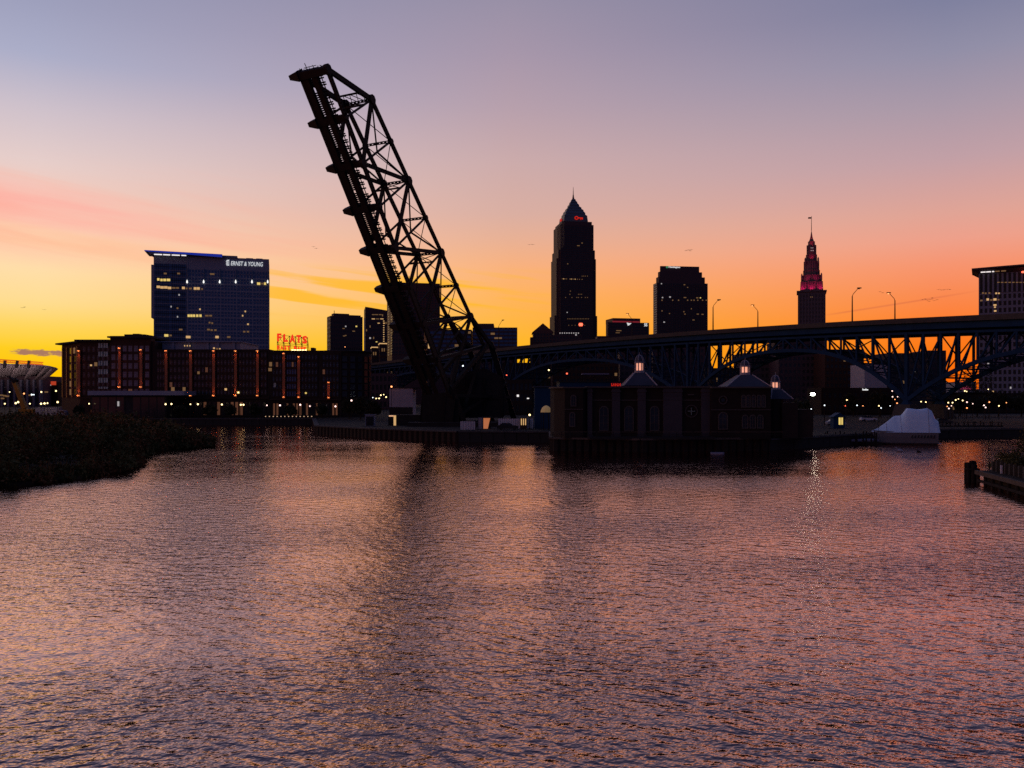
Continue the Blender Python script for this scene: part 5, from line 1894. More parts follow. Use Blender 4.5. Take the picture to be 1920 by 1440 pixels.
# blue painted sheds
root, w, h, dep, fr, lf, rt = office('shed', 'blue painted shed left of the clubhouse', 1003, 1038, 726, 185, 0, 0, BLUEWALL, GLASSD, depth=8, cat='shed')
MB().box(-0.3, w + 0.2, -0.3, 8.2, h, h + 0.2).build('roof', ROOFB, parent=root)
root, w, h, dep, fr, lf, rt = office('shed', 'wide blue roofed shed with a red lit sign behind the clubhouse', 1049, 1170, 716, 190, 0, 0, BLUEWALL, GLASSD, depth=12, cat='shed')
a, z = fr.hit(1146, 724)
sm = MB()
x_ = 0
for k in range(7):
    ww = (0.30, 0.22, 0.12, 0.26, 0.3, 0.24, 0.26)[k]
    sm.box(a + x_, a + x_ + ww * 0.38, -0.4, -0.25, z, z + 0.62)
    sm.box(a + x_ + ww * 0.38, a + x_ + ww, -0.4, -0.25, z + (0.2 if k % 2 else 0.0), z + (0.36 if k % 2 else 0.18))
    x_ += ww + 0.07
sm.build('red_lettering', NEONK, parent=root)
MB().box(-0.2, w + 0.2, -0.3, 12, h, h + 0.15).build('roof', ROOFD, parent=root)
rm = MB()
p = at(1092, 701, 205)
root = thing('canopy_roof', 'thin pale flat canopy on posts behind the clubhouse', 'canopy', (p.x, 205, LZ))
MB().box(0, 6.2, 0, 4, p.z - LZ - 0.15, p.z - LZ + 0.15).build('roof', LIME, parent=root)
for x_ in (0.3, 3.0, 5.9):
    for y_ in (0.2, 3.8):
        MB().box(x_ - 0.08, x_ + 0.08, y_ - 0.08, y_ + 0.08, 0, p.z - LZ - 0.16).build('post', STEEL, parent=root)
# pale yellow lit dome tent
p = at(1024, 773, 175)
root = thing('domed_tent', 'small pale domed tent lit from within left of the clubhouse', 'tent', (p.x, 175, LZ))
zb = p.z - LZ
MB().lathe([(1.1, zb), (1.0, zb + 0.45), (0.75, zb + 0.95), (0.35, zb + 1.25), (0.02, zb + 1.35)], 10).build('dome', mat('tent canvas lit', (0.5, 0.4, 0.25), emit=(0.8, 0.5, 0.15), estr=0.12), parent=root)
for k in range(6):
    aa = k * math.pi / 3
    MB().box(math.cos(aa) - 0.05, math.cos(aa) + 0.05, math.sin(aa) - 0.05, math.sin(aa) + 0.05, 0, zb).build('post', TIMBER, parent=root)

# white shed / billboard behind the bridge wharf
root, w, h, dep, fr, lf, rt = office('shed', 'white walled shed behind the left side of the raised bridge', 730, 774, 728, 250, 0, 0, WHITED, GLASSD, depth=8, cat='shed')
MB().box(0, w, -0.15, -0.02, -0.0, h * 0.42).build('dark_plinth', CONCD, parent=root)
MB().box(-0.2, w + 4, -0.2, 8, h, h + 0.2).build('roof', ROOFD, parent=root)
root, w, h, dep, fr, lf, rt = office('kiosk', 'small pale kiosk on the sheet pile wharf', 685, 702, 778, 200, 0, 0, METAL_PANEL, GLASSD, depth=2, cat='kiosk')
MB().box(-0.15, w + 0.15, -0.15, 2.1, h, h + 0.12).build('roof', LIME, parent=root)
MB().box(0.15, w - 0.15, -0.05, -0.01, 0.2, h - 0.3).build('window', GLASSD, parent=root)
root, w, h, dep, fr, lf, rt = office('shed', 'long dark boat shed with an orange lit door on the bridge wharf', 728, 800, 778, 205, 0, 0, CONCD, GLASSD, depth=5, cat='shed')
a, z = fr.hit(741, 790)
MB().box(a - 0.35, a + 0.2, -0.12, -0.02, 0.1, h - 0.1).build('lit_doorway', LITW, parent=root)
MB().box(a - 1.4, a - 0.4, -0.4, -0.02, h - 0.35, h - 0.1).build('lit_canopy', mat('lit canopy', (1, .6, .3), emit=(1.0, 0.55, 0.3), estr=0.8), parent=root)
# white fences and small lit porch right of the bridge heel
def panel_fence(label, pa, pb, pt, Y, n, m, yaw=0.0):
    root, w, h, dep, fr, lf, rt = block('fence', label, 'fence', pa, pb, pt, Y, 0.1, yaw, z0=LZ)
    me_ = MB().box(-w / n / 2 + 0.03, w / n / 2 - 0.03, -0.04, 0.04, 0.08, h).mesh('panel', m)
    pm_ = MB().box(-0.06, 0.06, -0.07, 0.07, 0, h + 0.1).mesh('post', ROOFD)
    for k in range(n):
        put('panel', me_, root, ((k + 0.5) * w / n, 0, 0))
    for k in range(n + 1):
        put('post', pm_, root, (k * w / n, 0.08, 0))
    return root


panel_fence('white board fence on the wharf at the heel of the raised bridge', 863, 891, 790, 176, 9, WHITE)
panel_fence('long white board fence between the porch and the clubhouse', 934, 1000, 785, 183, 16, WHITE)
panel_fence('short white fence beside the orange lit porch', 897, 905, 783, 180, 3, WHITED)
root, w, h, dep, fr, lf, rt = office('porch', 'small orange lit porch between the white wharf fences', 906, 920, 783, 184, 0, 0, CONCD, GLASSD, depth=2, cat='porch')
MB().prism([(0.05, 0.1), (w - 0.6, 0.1), (w - 0.1, h - 0.1), (0.05, h - 0.1)], -0.14, -0.03).build('lit_wall', mat('porch light wall', (0.9, 0.4, 0.2), emit=(1.0, 0.32, 0.12), estr=0.38), parent=root)
MB().box(-0.3, w + 0.3, -0.8, 2, h, h + 0.12).build('roof', ROOFD, parent=root)
root, w, h, dep, fr, lf, rt = office('shed', 'small hut with three orange lit slots by the long white fence', 975, 988, 784, 181, 0, 0, BRICK, GLASSD, depth=2, cat='shed')
for k in range(3):
    x_ = w * (0.2 + k * 0.3)
    MB().box(x_ - 0.1, x_ + 0.1, -0.12, -0.02, h * 0.4, h - 0.1).build('lit_slot', LITW, parent=root)


def parked_car(label, px, Y, m, yaw=0.0):
    p = at(px, 800, Y)
    c = thing('parked_car', label, 'car', (p.x, Y, LZ), yaw, 'cars parked on the right bank' if px > 1500 else 'cars parked on the bridge wharf')
    MB().prism([(-2.1, 0.35), (2.1, 0.35), (2.15, 0.8), (1.3, 0.95), (-1.9, 1.0), (-2.15, 0.8)], -0.85, 0.85).build('body', m, parent=c)
    MB().prism([(-1.7, 0.97), (1.1, 0.93), (0.5, 1.42), (-1.1, 1.45)], -0.72, 0.72).build('cabin', GLASSD, parent=c)
    for x_ in (-1.35, 1.35):
        for s in (-1, 1):
            MB().tube([(x_, s * 0.88, 0.33), (x_, s * 0.66, 0.33)], 0.33, 10).build('wheel', ROOFD, parent=c)
    return c


parked_car('dark pickup sized car parked before the long white fence', 952, 176, ROOFD)
parked_car('pale car parked right of the bright lamp mast', 1567, 205, WHITED)
parked_car('small car parked under the viaduct pier right of the yacht', 1768, 215, CONC)
parked_car('white car among the lights under the viaduct', 1628, 240, WHITE)

# ------------------------------------------------------------------ clubhouse with cupolas on the wharf
CY = 141
root = thing('clubhouse', 'long dark brick waterfront clubhouse with stone pilasters and glowing cupolas', 'building', (at(1035, 800, CY).x, CY, LZ))
L = root.location
fr = Face(root, (0, 0), (1, 0), (0, -1))
X = lambda px, py=780: fr.hit(px, py)[0]
Z = lambda py: fr.hit(1200, py)[1]
mb = MB()
mb.box(X(1101), X(1330), 0, 16, 0, Z(727))
mb.box(X(1330) + 0.02, X(1441), -1.2, 15, 0, Z(728))
# hexagonal left pavilion
pav = [(X(1040), 1.6), (X(1058), -1.2), (X(1092), -1.2), (X(1102), 0.4), (X(1102), 8), (X(1036), 8)]
mb.slab(pav, 0, Z(728))
mb.lathe([(X(1461) - X(1443) , 0), (X(1461) - X(1443), Z(748))], 14, (X(1461), 3.0))
mb.build('wall', mat('clubhouse brick', (0.022, 0.016, 0.014), 0.85, var=0.3, vscale=1.2), parent=root)
cst = mat('clubhouse stone', (0.052, 0.048, 0.056), 0.8, var=0.15)
trimm = mat('clubhouse dull trim', (0.075, 0.066, 0.06), 0.7, var=0.15)
for (a, b) in ((1101, 1110), (1147, 1162), (1195, 1210), (1243, 1278), (1314, 1330)):
    k = MB()
    k.box(X(a), X(b), -0.5, -0.02, 0.3, Z(728))
    k.box(X(a) - 0.12, X(b) + 0.12, -0.62, -0.02, Z(735), Z(732))
    k.box(X(a) - 0.12, X(b) + 0.12, -0.62, -0.02, 0.0, 0.6)
    for zz in (Z(742), Z(750)):
        k.box(X(a) - 0.04, X(b) + 0.04, -0.56, -0.02, zz, zz + 0.12)
    k.build('pilaster', cst, parent=root)
k = MB()
k.box(X(1100), X(1330), -0.75, 16, Z(727), Z(724.5))
k.box(X(1329), X(1443), -1.8, 15, Z(728), Z(725))
k.slab([(p[0] + (0.3 if p[0] > X(1070) else -0.3), p[1] - 0.35) for p in pav], Z(728), Z(725.5))
k.build('cornice', trimm, parent=root)
k = MB()
for (a, b) in ((1110, 1147), (1162, 1195), (1210, 1243), (1278, 1314)):
    k.box(X(a), X(b), -0.2, -0.02, Z(751), Z(749.5))
    k.build('string_course', trimm, parent=root)
    k = MB()
k.box(X(1330), X(1441), -1.4, -1.22, Z(769), Z(767.5))
k.build('string_course', trimm, parent=root)
k = MB()
k.box(X(1058), X(1092), -1.36, -1.22, Z(768), Z(766.5))
k.build('string_course', trimm, parent=root)


def arch_window(px, pt, pb, wpx, yy, nm='arched_window'):
    a = X(px)
    hw = wpx * CY / FPX / 2
    z1, z0 = Z(pt), Z(pb)
    zc = z1 - hw
    pts = [(a - hw, z0), (a + hw, z0), (a + hw, zc)] + [(a + hw * math.cos(t_), zc + hw * math.sin(t_)) for t_ in [math.pi * i / 10 for i in range(1, 10)]] + [(a - hw, zc)]
    f = MB()
    cx2, cz2 = a, (z0 + z1) / 2
    fw = 0.16
    n = len(pts)
    inn = []
    for (x_, z_2) in pts:
        if z_2 <= zc + 1e-6:
            inn.append((a + (hw - fw) * (1 if x_ > a else -1), z_2 + (fw if z_2 == z0 else 0)))
        else:
            d_ = math.hypot(x_ - a, z_2 - zc)
            inn.append((a + (x_ - a) * (hw - fw) / d_, zc + (z_2 - zc) * (hw - fw) / d_))
    for i in range(n):
        j = (i + 1) % n
        (x0, z0_), (x1, z1_) = pts[i], pts[j]
        (u0, w0), (u1, w1) = inn[i], inn[j]
        f.hexa([(x0, yy - 0.22, z0_), (x1, yy - 0.22, z1_), (x1, yy - 0.02, z1_), (x0, yy - 0.02, z0_), (u0, yy - 0.22, w0), (u1, yy - 0.22, w1), (u1, yy - 0.02, w1), (u0, yy - 0.02, w0)])
    wnd = f.build(nm, trimm, parent=root)
    gl = MB().prism(inn, yy - 0.08, yy - 0.03)
    gl.build('pane', GLASSD, parent=wnd)
    mu = MB()
    mu.box(a - 0.04, a + 0.04, yy - 0.14, yy - 0.08, z0, z1 - 0.1)
    for q_ in (0.3, 0.6):
        mu.box(a - hw + fw, a + hw - fw, yy - 0.135, yy - 0.08, z0 + (z1 - z0) * q_, z0 + (z1 - z0) * q_ + 0.06)
    mu.build('glazing_bar', trimm, parent=wnd)


for px in (1132, 1179, 1227):
    arch_window(px, 761, 808, 18, 0)
arch_window(1352, 772, 805, 18, -1.2)
for px in (1393, 1407, 1421):
    arch_window(px, 777, 803, 12, -1.2)
for px in (1390, 1399, 1409, 1419, 1427):
    arch_window(px, 740, 764, 8.5, -1.2)
arch_window(1072, 772, 800, 11, -1.2)
arch_window(1074, 740, 762, 11, -1.2, 'window')
for (px, py, r_, yy) in ((1352, 750, 0.62, -1.2), (1296, 771, 0.95, 0)):
    a, z = X(px), Z(py)
    k = MB()
    for i in range(16):
        t0, t1 = 2 * math.pi * i / 16, 2 * math.pi * (i + 1) / 16
        k.beam((a + r_ * math.cos(t0), yy - 0.12, z + r_ * math.sin(t0)), (a + r_ * math.cos(t1), yy - 0.12, z + r_ * math.sin(t1)), 0.16, 0.14)
    nm = k.build('round_window' if px == 1352 else 'emblem', trimm, parent=root)
    if px == 1352:
        g_ = MB().lathe([(0.3, -0.02), (0.3, 0.02)], 12)
        g_.v = [(v[0] + a, yy - 0.06 + v[2], v[1] + z) for v in g_.v]
        g_.build('pane', GLASSD, parent=nm)
    else:
        k = MB()
        em = mat('pale green emblem metal', (0.16, 0.22, 0.2), 0.5)
        k.box(a - 0.6, a + 0.6, yy - 0.2, yy - 0.06, z - 0.06, z + 0.06)
        k.box(a - 0.06, a + 0.06, yy - 0.21, yy - 0.06, z - 0.6, z + 0.6)
        for sx_ in (-1, 1):
            for i in range(5):
                t0, t1 = math.pi * i / 5, math.pi * (i + 1) / 5
                k.beam((a + 0.42 * sx_, yy - 0.15, z - 0.3), (a + 0.42 * sx_, yy - 0.15, z + 0.3), 0.07, 0.07)
                k.beam((a + 0.42 * math.cos(t0), yy - 0.15, z + 0.3 * math.sin(t0)), (a + 0.42 * math.cos(t1), yy - 0.15, z + 0.3 * math.sin(t1)), 0.07, 0.07)
        k.build('emblem_cross', em, parent=nm)
MB().box(X(1288), X(1300), -0.7, -0.05, Z(741), Z(739)).build('wall_lamp_hood', trimm, parent=root)


def cupola(px, yy, roof, drum, dome):
    """roof: (pxl, pxr, pyb, pxtl, pxtr, pyt)"""
    Yw = CY + yy
    s = Yw / FPX
    xw = lambda q_: (q_ - 960) / FPX * Yw - L.x
    zw = lambda q_: zpx(q_, Yw) - L.z
    a0_, a1_, pb_, t0_, t1_, pt_ = roof
    k = MB()
    z0, z1 = zw(pb_), zw(pt_)
    xm = xw(px)
    dB, dT = (xw(a1_) - xw(a0_)) * 0.42, (xw(t1_) - xw(t0_)) * 0.5
    b = [(xw(a0_), yy - dB, z0), (xw(a1_), yy - dB, z0), (xw(a1_), yy + dB, z0), (xw(a0_), yy + dB, z0)]
    t_ = [(xw(t0_), yy - dT, z1), (xw(t1_), yy - dT, z1), (xw(t1_), yy + dT, z1), (xw(t0_), yy + dT, z1)]
    k.hexa(b + t_)
    k.build('hip_roof', ROOFB, parent=root)
    for i in range(4):
        hr = MB()
        hr.beam(b[i], t_[i], 0.14, 0.14)
        hr.build('hip_ridge', TRIM, parent=root)
    cu = MB()
    r_ = (drum[1] - drum[0]) / 2 * s
    zd0, zd1 = zw(drum[3]), zw(drum[2])
    cu.lathe([(r_ * 1.15, z1 - 0.05), (r_ * 1.15, zd0 + 0.12)], 12, (xm, yy))
    cu.lathe([(r_ * 1.12, zd1 - 0.1), (r_ * 1.2, zd1 + 0.08), (r_ * 1.05, zd1 + 0.12)], 12, (xm, yy))
    for i in range(8):
        a = i * math.pi / 4 + math.pi / 8
        cu.lathe([(0.085, zd0), (0.085, zd1)], 6, (xm + r_ * math.cos(a), yy + r_ * math.sin(a)))
    c_ = cu.build('cupola', TRIM, parent=root)
    dm = MB()
    zt_ = zw(dome)
    hh = zt_ - zd1 - 0.1
    dm.lathe([(r_ * 1.02 * math.cos(u), zd1 + 0.1 + hh * math.sin(u)) for u in [i * math.pi / 2 / 6 for i in range(6)]] + [(0.02, zt_)], 12, (xm, yy))
    dm.build('dome', ROOFB, parent=c_, smooth=False)
    rb_ = MB()
    for i in range(6):
        a = i * math.pi / 3 + 0.1
        pts = [(xm + r_ * 1.05 * math.cos(u) * math.cos(a), yy + r_ * 1.05 * math.cos(u) * math.sin(a), zd1 + 0.12 + hh * math.sin(u) * 1.02) for u in [j * math.pi / 2 / 5 for j in range(6)]]
        rb_.tube(pts, 0.05, 4)
    rb_.tube([(xm, yy, zt_ - 0.05), (xm, yy, zt_ + 0.55)], 0.05, 5, 0.02)
    rb_.build('dome_rib', TRIM, parent=c_)
    ln = MB()
    ln.lathe([(r_ * 0.72, zd0 + 0.02), (r_ * 0.72, zd1 - 0.05)], 8, (xm, yy))
    ln.build('lantern', CUPL, parent=c_)


cupola(1199, 6.0, (1167, 1228, 723, 1189, 1209, 699), (1191, 1207, 680, 696), 666)
cupola(1397, 6.0, (1352, 1438, 727, 1386, 1408, 703), (1388, 1405, 687, 700), 676)
cupola(1454, 3.0, (1441, 1482, 748, 1445, 1463, 730), (1446, 1462, 716, 728), 704)
# low right wing stepping down and the terrace in front
k = MB()
k.box(X(1478), X(1532), 2, 12, 0, Z(768))
k.box(X(1470), X(1500), 1, 10, 0, Z(755))
k.build('side_wing', BRICK2, parent=root)
k = MB()
k.box(X(1101), X(1330), -4.0, -0.8, 0.0, 0.35)
k.build('terrace_slab', CONCD, parent=root)
for a, b in ((1036, 1120), (1120, 1210), (1210, 1300), (1300, 1390), (1390, 1470)):
    r_ = thing('railing', {1036: 'left end', 1120: 'second', 1210: 'middle', 1300: 'fourth', 1390: 'right end'}[a] + ' stretch of dark railing along the clubhouse wharf', 'railing', (at(a, 820, 137.6).x, 137.6, LZ + 0.15), 0, 'railing along the clubhouse wharf')
    wl_ = (b - a) / FPX * 137.6
    nn = int(wl_ / 1.2)
    for zz in (0.95, 0.5):
        MB().box(0, wl_ - 0.1, -0.03, 0.03, zz, zz + 0.07).build('rail', TIMBERL if zz > 0.9 else STEEL, parent=r_)
    pm_ = MB().box(-0.05, 0.05, -0.05, 0.05, 0, 1.0).mesh('post', STEEL)
    for i in range(nn + 1):
        put('post', pm_, r_, (i * (wl_ - 0.2) / nn + 0.05, 0, 0))
# small white dinghy under the wharf edge
p = wl(1325, 845)
r_ = thing('dinghy', 'small pale dinghy moored low under the clubhouse wharf', 'boat', (p.x, 134.2, 0.0))
MB().slab([(-0.9, -0.35), (0.7, -0.4), (1.1, 0), (0.7, 0.4), (-0.9, 0.35)], -0.05, 0.2).build('hull', METAL_PANEL, parent=r_)
MB().slab([(-0.78, -0.24), (0.6, -0.28), (0.9, 0), (0.6, 0.28), (-0.78, 0.24)], 0.201, 0.23).build('seat', BLUEWALL, parent=r_)

# ------------------------------------------------------------------ shrink wrapped yacht
YY = 160.0
p = at(1700, 833, YY)
yt = thing('yacht', 'moored motor yacht under bluish white shrink wrap', 'yacht', (p.x, YY, 0.0), R(-14))
s = YY / FPX
xs = [-5.7, -5.0, -4.0, -2.7, -1.1, 0.7, 2.5, 4.3, 5.0]
hw = [0.05, 0.6, 1.05, 1.4, 1.6, 1.7, 1.7, 1.62, 1.55]
kz = [1.2, 0.4, 0.0, -0.3, -0.5, -0.5, -0.5, -0.45, -0.4]
hz2 = [2.55, 2.5, 2.45, 2.4, 2.35, 2.35, 2.35, 2.4, 2.4]


def loft(sections, name, m, parent, smooth=True, closed=True):
    n = len(sections[0])
    V, Fc = [], []
    for sec in sections:
        V.extend(sec)
    for i in range(len(sections) - 1):
        for j in range(n - 1):
            a = i * n + j
            Fc.append((a, a + n, a + n + 1, a + 1))
    Fc.append(tuple(reversed(range(n))))
    e = (len(sections) - 1) * n
    Fc.append(tuple(range(e, e + n)))
    me = bpy.data.meshes.new(name)
    me.from_pydata(V, [], Fc)
    me.materials.append(m)
    me.update()
    return put(name, me, parent, smooth=smooth)


secs = []
for x_, w_, k_, t_ in zip(xs, hw, kz, hz2):
    secs.append([(x_ - 0.9 * (1 - 1) , -w_, t_), (x_, -w_ * 0.96, t_ * 0.62 + k_ * 0.1), (x_ + (0.4 if x_ < -4 else 0), -w_ * 0.82, 0.35 if k_ < 0.35 else k_), (x_ + (0.7 if x_ < -4 else 0), 0, k_),
                 (x_ + (0.4 if x_ < -4 else 0), w_ * 0.82, 0.35 if k_ < 0.35 else k_), (x_, w_ * 0.96, t_ * 0.62 + k_ * 0.1), (x_, w_, t_)])
loft(secs, 'hull', HULL, yt, smooth=False)
MB().slab([(x_, -w_ + 0.02) for x_, w_ in zip(xs, hw)] + [(x_, w_ - 0.02) for x_, w_ in reversed(list(zip(xs, hw)))], 2.25, 2.34).build('deck', WHITED, parent=yt)
for i in range(8):
    x_ = 0.6 + i * 0.52
    f_ = MB()
    f_.prism([(x_ - 0.14, 1.25), (x_ + 0.06, 1.25), (x_ + 0.18, 1.75), (x_ - 0.02, 1.75)], -1.78, -1.55)
    f_.build('porthole', ROOFD, parent=yt)
st_me = MB().box(-6.0, 5.4, -0.02, 0.02, 2.22, 2.3)
# cover: taut film over hoops
cx0 = [-5.9, -4.7, -3.5, -2.4, -1.9, -1.1, -0.5, 0.05, 0.9, 1.8, 2.7, 3.4, 4.0, 4.35, 4.6, 5.1, 5.3]
rz_ = [2.4, 3.0, 3.9, 4.9, 5.2, 5.2, 5.7, 6.5, 6.42, 6.3, 6.38, 6.52, 6.1, 5.3, 4.6, 4.25, 2.7]
hw2 = [0.08, 0.75, 1.2, 1.5, 1.6, 1.68, 1.72, 1.75, 1.78, 1.8, 1.8, 1.78, 1.75, 1.72, 1.7, 1.65, 1.6]
secs = []
ns = 24
for i, (x_, r_, w_) in enumerate(zip(cx0, rz_, hw2)):
    sec = []
    zb_ = 2.2
    for j in range(ns + 1):
        u = -1 + 2 * j / ns
        flat = 0.3 if x_ > -0.7 else 0.05
        au = max(0, abs(u) - flat) / (1 - flat)
        zz = zb_ + (r_ - zb_) * (1 - au ** (2.4 if x_ > -0.7 else 1.15))
        yy = w_ * (u if abs(u) < 0.9 else math.copysign(0.9 + (abs(u) - 0.9), u))
        wr = 0.10 * math.sin(j * 2.3 + i * 1.9) * 0.5 + random.uniform(-0.03, 0.03)
        sec.append((x_ + random.uniform(-0.04, 0.04), yy + (wr * 0.6 if 0 < j < ns else 0), zz + (wr * 0.7 if 0 < j < ns else 0)))
    secs.append(sec)
loft(secs, 'shrink_wrap_cover', WRAP, yt, smooth=True)
for i, x_ in enumerate((-3.5, -1.1, 3.4)):
    mbb = MB()
    k_ = min(range(len(cx0)), key=lambda q_: abs(cx0[q_] - x_))
    sec = secs[k_]
    mbb.tube([(v[0], v[1] * 1.01, v[2] + 0.035) for v in sec], 0.035, 4)
    mbb.build('strap', WHITED, parent=yt)
MB().tube([(-4.9, -1.3, 2.3), (-4.9, -1.3, 4.2)], 0.04, 5).build('rail_post', STEEL, parent=yt)
MB().beam((4.95, -1.3, 0.25), (5.4, -1.3, 0.22), 0.5, 0.1).beam((4.95, 1.3, 0.25), (5.4, 1.3, 0.22), 0.5, 0.1).box(5.1, 5.5, -1.5, 1.5, 0.22, 0.34).build('swim_platform', WHITED, parent=yt)

# floating dock behind the yacht with piles and railing
def dock(name, label, pa, pb, Y, ztop_, npost, hpost, rails=True, m=CONC, wd=2.5, group=None):
    p0 = at(pa, 800, Y)
    wl_ = (pb - pa) / FPX * Y
    r_ = thing(name, label, 'dock', (p0.x, Y, 0), 0, group)
    nn = max(3, int(wl_ / 1.2))
    me_ = MB().box(0.03, wl_ / nn - 0.03, 0, wd, ztop_ - 0.35, ztop_).mesh('deck_board', m)
    for i in range(nn):
        put('deck_board', me_, r_, (i * wl_ / nn, 0, 0))
    pm_ = [MB().lathe([(0.13, -0.8), (0.12, ztop_ + hpost * f_)], 7).mesh('pile', TIMBER) for f_ in (0.75, 1.0, 1.15)]
    for i in range(npost):
        put('pile', random.choice(pm_), r_, (wl_ * (i + 0.5) / npost + random.uniform(-0.3, 0.3), -0.16, 0))
    if rails:
        MB().box(0, wl_, -0.03, 0.03, ztop_ + hpost * 0.7, ztop_ + hpost * 0.7 + 0.06).build('rail', STEEL, parent=r_)
    return r_


dock('dock', 'pale floating dock with dark piles left of the yacht', 1541, 1648, 158, 1.0, 15, 1.3, m=LIME, wd=3.2)
dock('dock', 'dark railed dock right of the yacht', 1762, 1882, 196, 2.3, 15, 0.9, m=CONCD, wd=2)
root, w, h, dep, fr, lf, rt = office('market_tent', 'small blue roofed kiosk with a lit yellow window by the dock', 1563, 1584, 782, 185, 0, 0, BLUEWALL, GLASSD, depth=2, cat='kiosk')
MB().prism([(-0.3, h), (w + 0.3, h), (w * 0.5, h + 0.9)], -0.3, 2.2).build('pitched_roof', BLUEWALL, parent=root)
MB().box(w * 0.45, w * 0.62, -0.1, -0.02, 0.9, h - 0.1).build('lit_window', LITY, parent=root)
MB().box(w * 0.68, w * 0.82, -0.1, -0.02, 0.9, h - 0.1).build('lit_window', LITY, parent=root)

# two waterfowl
for k, (px, py, lab) in enumerate(((1687, 847, 'pale duck swimming just below the wrapped yacht'), (1723, 848, 'small dark duck swimming right of the pale duck'))):
    p = wl(px, py)
    r_ = thing('duck', lab, 'duck', (p.x, p.y, 0), 0.3, 'ducks swimming below the yacht')
    secs = []
    for i in range(7):
        t_ = i / 6
        rr_ = 0.02 + 0.16 * math.sin(math.pi * min(1, t_ * 1.05)) ** 0.7
        secs.append([(-0.32 + 0.64 * t_, rr_ * math.cos(a_), 0.06 + 0.05 * (1 - t_) + rr_ * 0.75 * math.sin(a_)) for a_ in [2 * math.pi * j / 8 for j in range(9)]])
    m_ = WHITED if k == 0 else ROOFD
    loft(secs, 'body', m_, r_)
    sc_ = 2.0 if k == 0 else 1.3
    MB().tube([(-0.22, 0, 0.12), (-0.30, 0, 0.3), (-0.30, 0, 0.36), (-0.40, 0, 0.36), (-0.46, 0, 0.35)], 0.05, 6, 0.02).build('neck', m_, parent=r_)
    r_.scale = (sc_, sc_, sc_)

# ------------------------------------------------------------------ right foreground dock, piling and bank
A_ = wl(1840, 907)
B_ = wl(1990, 952)
C_ = wl(1912, 866)
D_ = wl(2300, 850)
mb = MB()
mb.slab([(A_.x + 0.6, A_.y + 0.4), (B_.x, B_.y), (B_.x + 50, B_.y - 15), (D_.x + 60, D_.y), (D_.x, D_.y), (C_.x + 0.5, C_.y), ((A_.x + C_.x) / 2 + 0.6, (A_.y + C_.y) / 2)], -1, 1.1)
tag(mb.build('riverbank', SOIL), 'dark bank at the right edge', kind='structure')
d_ = (B_ - A_)
ang = math.atan2(d_.y, d_.x)
Ln = d_.length
rd = thing('landing_stage', 'weathered timber landing stage with dark picket fence at the right edge', 'dock', (A_.x, A_.y, 0), ang)
bm_ = MB().box(0.02, 0.4, -0.5, 1.2, 1.22, 1.32).mesh('plank', TIMBER)
for i in range(int(Ln / 0.42)):
    put('plank', bm_, rd, (i * 0.42, 0, random.uniform(-0.01, 0.01)))
MB().box(0, Ln, -0.62, -0.36, 0.95, 1.34).build('edge_beam', TIMBERL, parent=rd)
MB().box(0.5, Ln, -0.55, -0.4, 0.25, 0.5).build('lower_beam', TIMBER, parent=rd)
pm_ = MB().lathe([(0.17, -0.8), (0.16, 1.2)], 7).mesh('pile', TIMBER)
for i in range(9):
    put('pile', pm_, rd, (0.5 + i * Ln / 9, -0.42, 0))
fp = [MB().box(-0.09, 0.09, -0.04, 0.04, 1.3, 2.35 + v).mesh('picket', TIMBER if v else mat('dull grey picket', (0.09, 0.085, 0.08), 0.9)) for v in (0.0, 0.12, -0.1)]
for i in range(int(Ln / 0.3)):
    put('picket', fp[0] if i % 4 == 0 else random.choice(fp[1:]), rd, (0.3 + i * 0.3, 0.9, 0))
MB().box(0.2, Ln, 0.95, 1.02, 1.65, 1.75).build('fence_rail', TIMBER, parent=rd)
MB().box(0.2, Ln, 0.95, 1.02, 2.05, 2.15).build('fence_rail', TIMBER, parent=rd)
for px in (1863, 1910):
    t_ = ((px - 960) / FPX * A_.y - A_.x) / (d_.x / Ln - (px - 960) / FPX * d_.y / Ln)
    MB().box(t_ - 0.07, t_ + 0.07, 0.6, 0.75, 1.3, 2.1).build('pale_marker', WHITE, parent=rd)
p = wl(1858, 905)
po = thing('pole', 'thin upright pole rising from the landing stage', 'pole', (p.x + 1.2, p.y + 2.5, 1.0))
MB().tube([(0, 0, 0), (-0.15, 0, 3.6)], 0.05, 5, 0.03).build('shaft', STEEL, parent=po)
# dolphin of lashed piles
p = wl(1822, 905)
dp = thing('mooring_dolphin', 'cluster of dark lashed timber piles standing in the water before the landing stage', 'mooring piles', (p.x, p.y, 0))
for i, (dx2, dy2) in enumerate(((-0.32, 0), (0.0, 0.1), (0.32, -0.05), (-0.18, 0.35), (0.18, 0.35), (0.0, -0.28), (-0.4, 0.3), (0.42, 0.3))):
    MB().lathe([(0.2, -0.8), (0.19, 1.9 + 0.2 * math.sin(i * 2.1)), (0.15, 2.0 + 0.2 * math.sin(i * 2.1))], 8, (dx2, dy2)).build('pile', TIMBER, parent=dp)
MB().lathe([(0.64, 1.3), (0.64, 1.45)], 14, (0, 0.05)).build('lashing', STEEL, parent=dp)
MB().lathe([(0.19, -0.8), (0.17, 1.35)], 8, (0.95, 0.6)).build('pile', TIMBER, parent=dp)


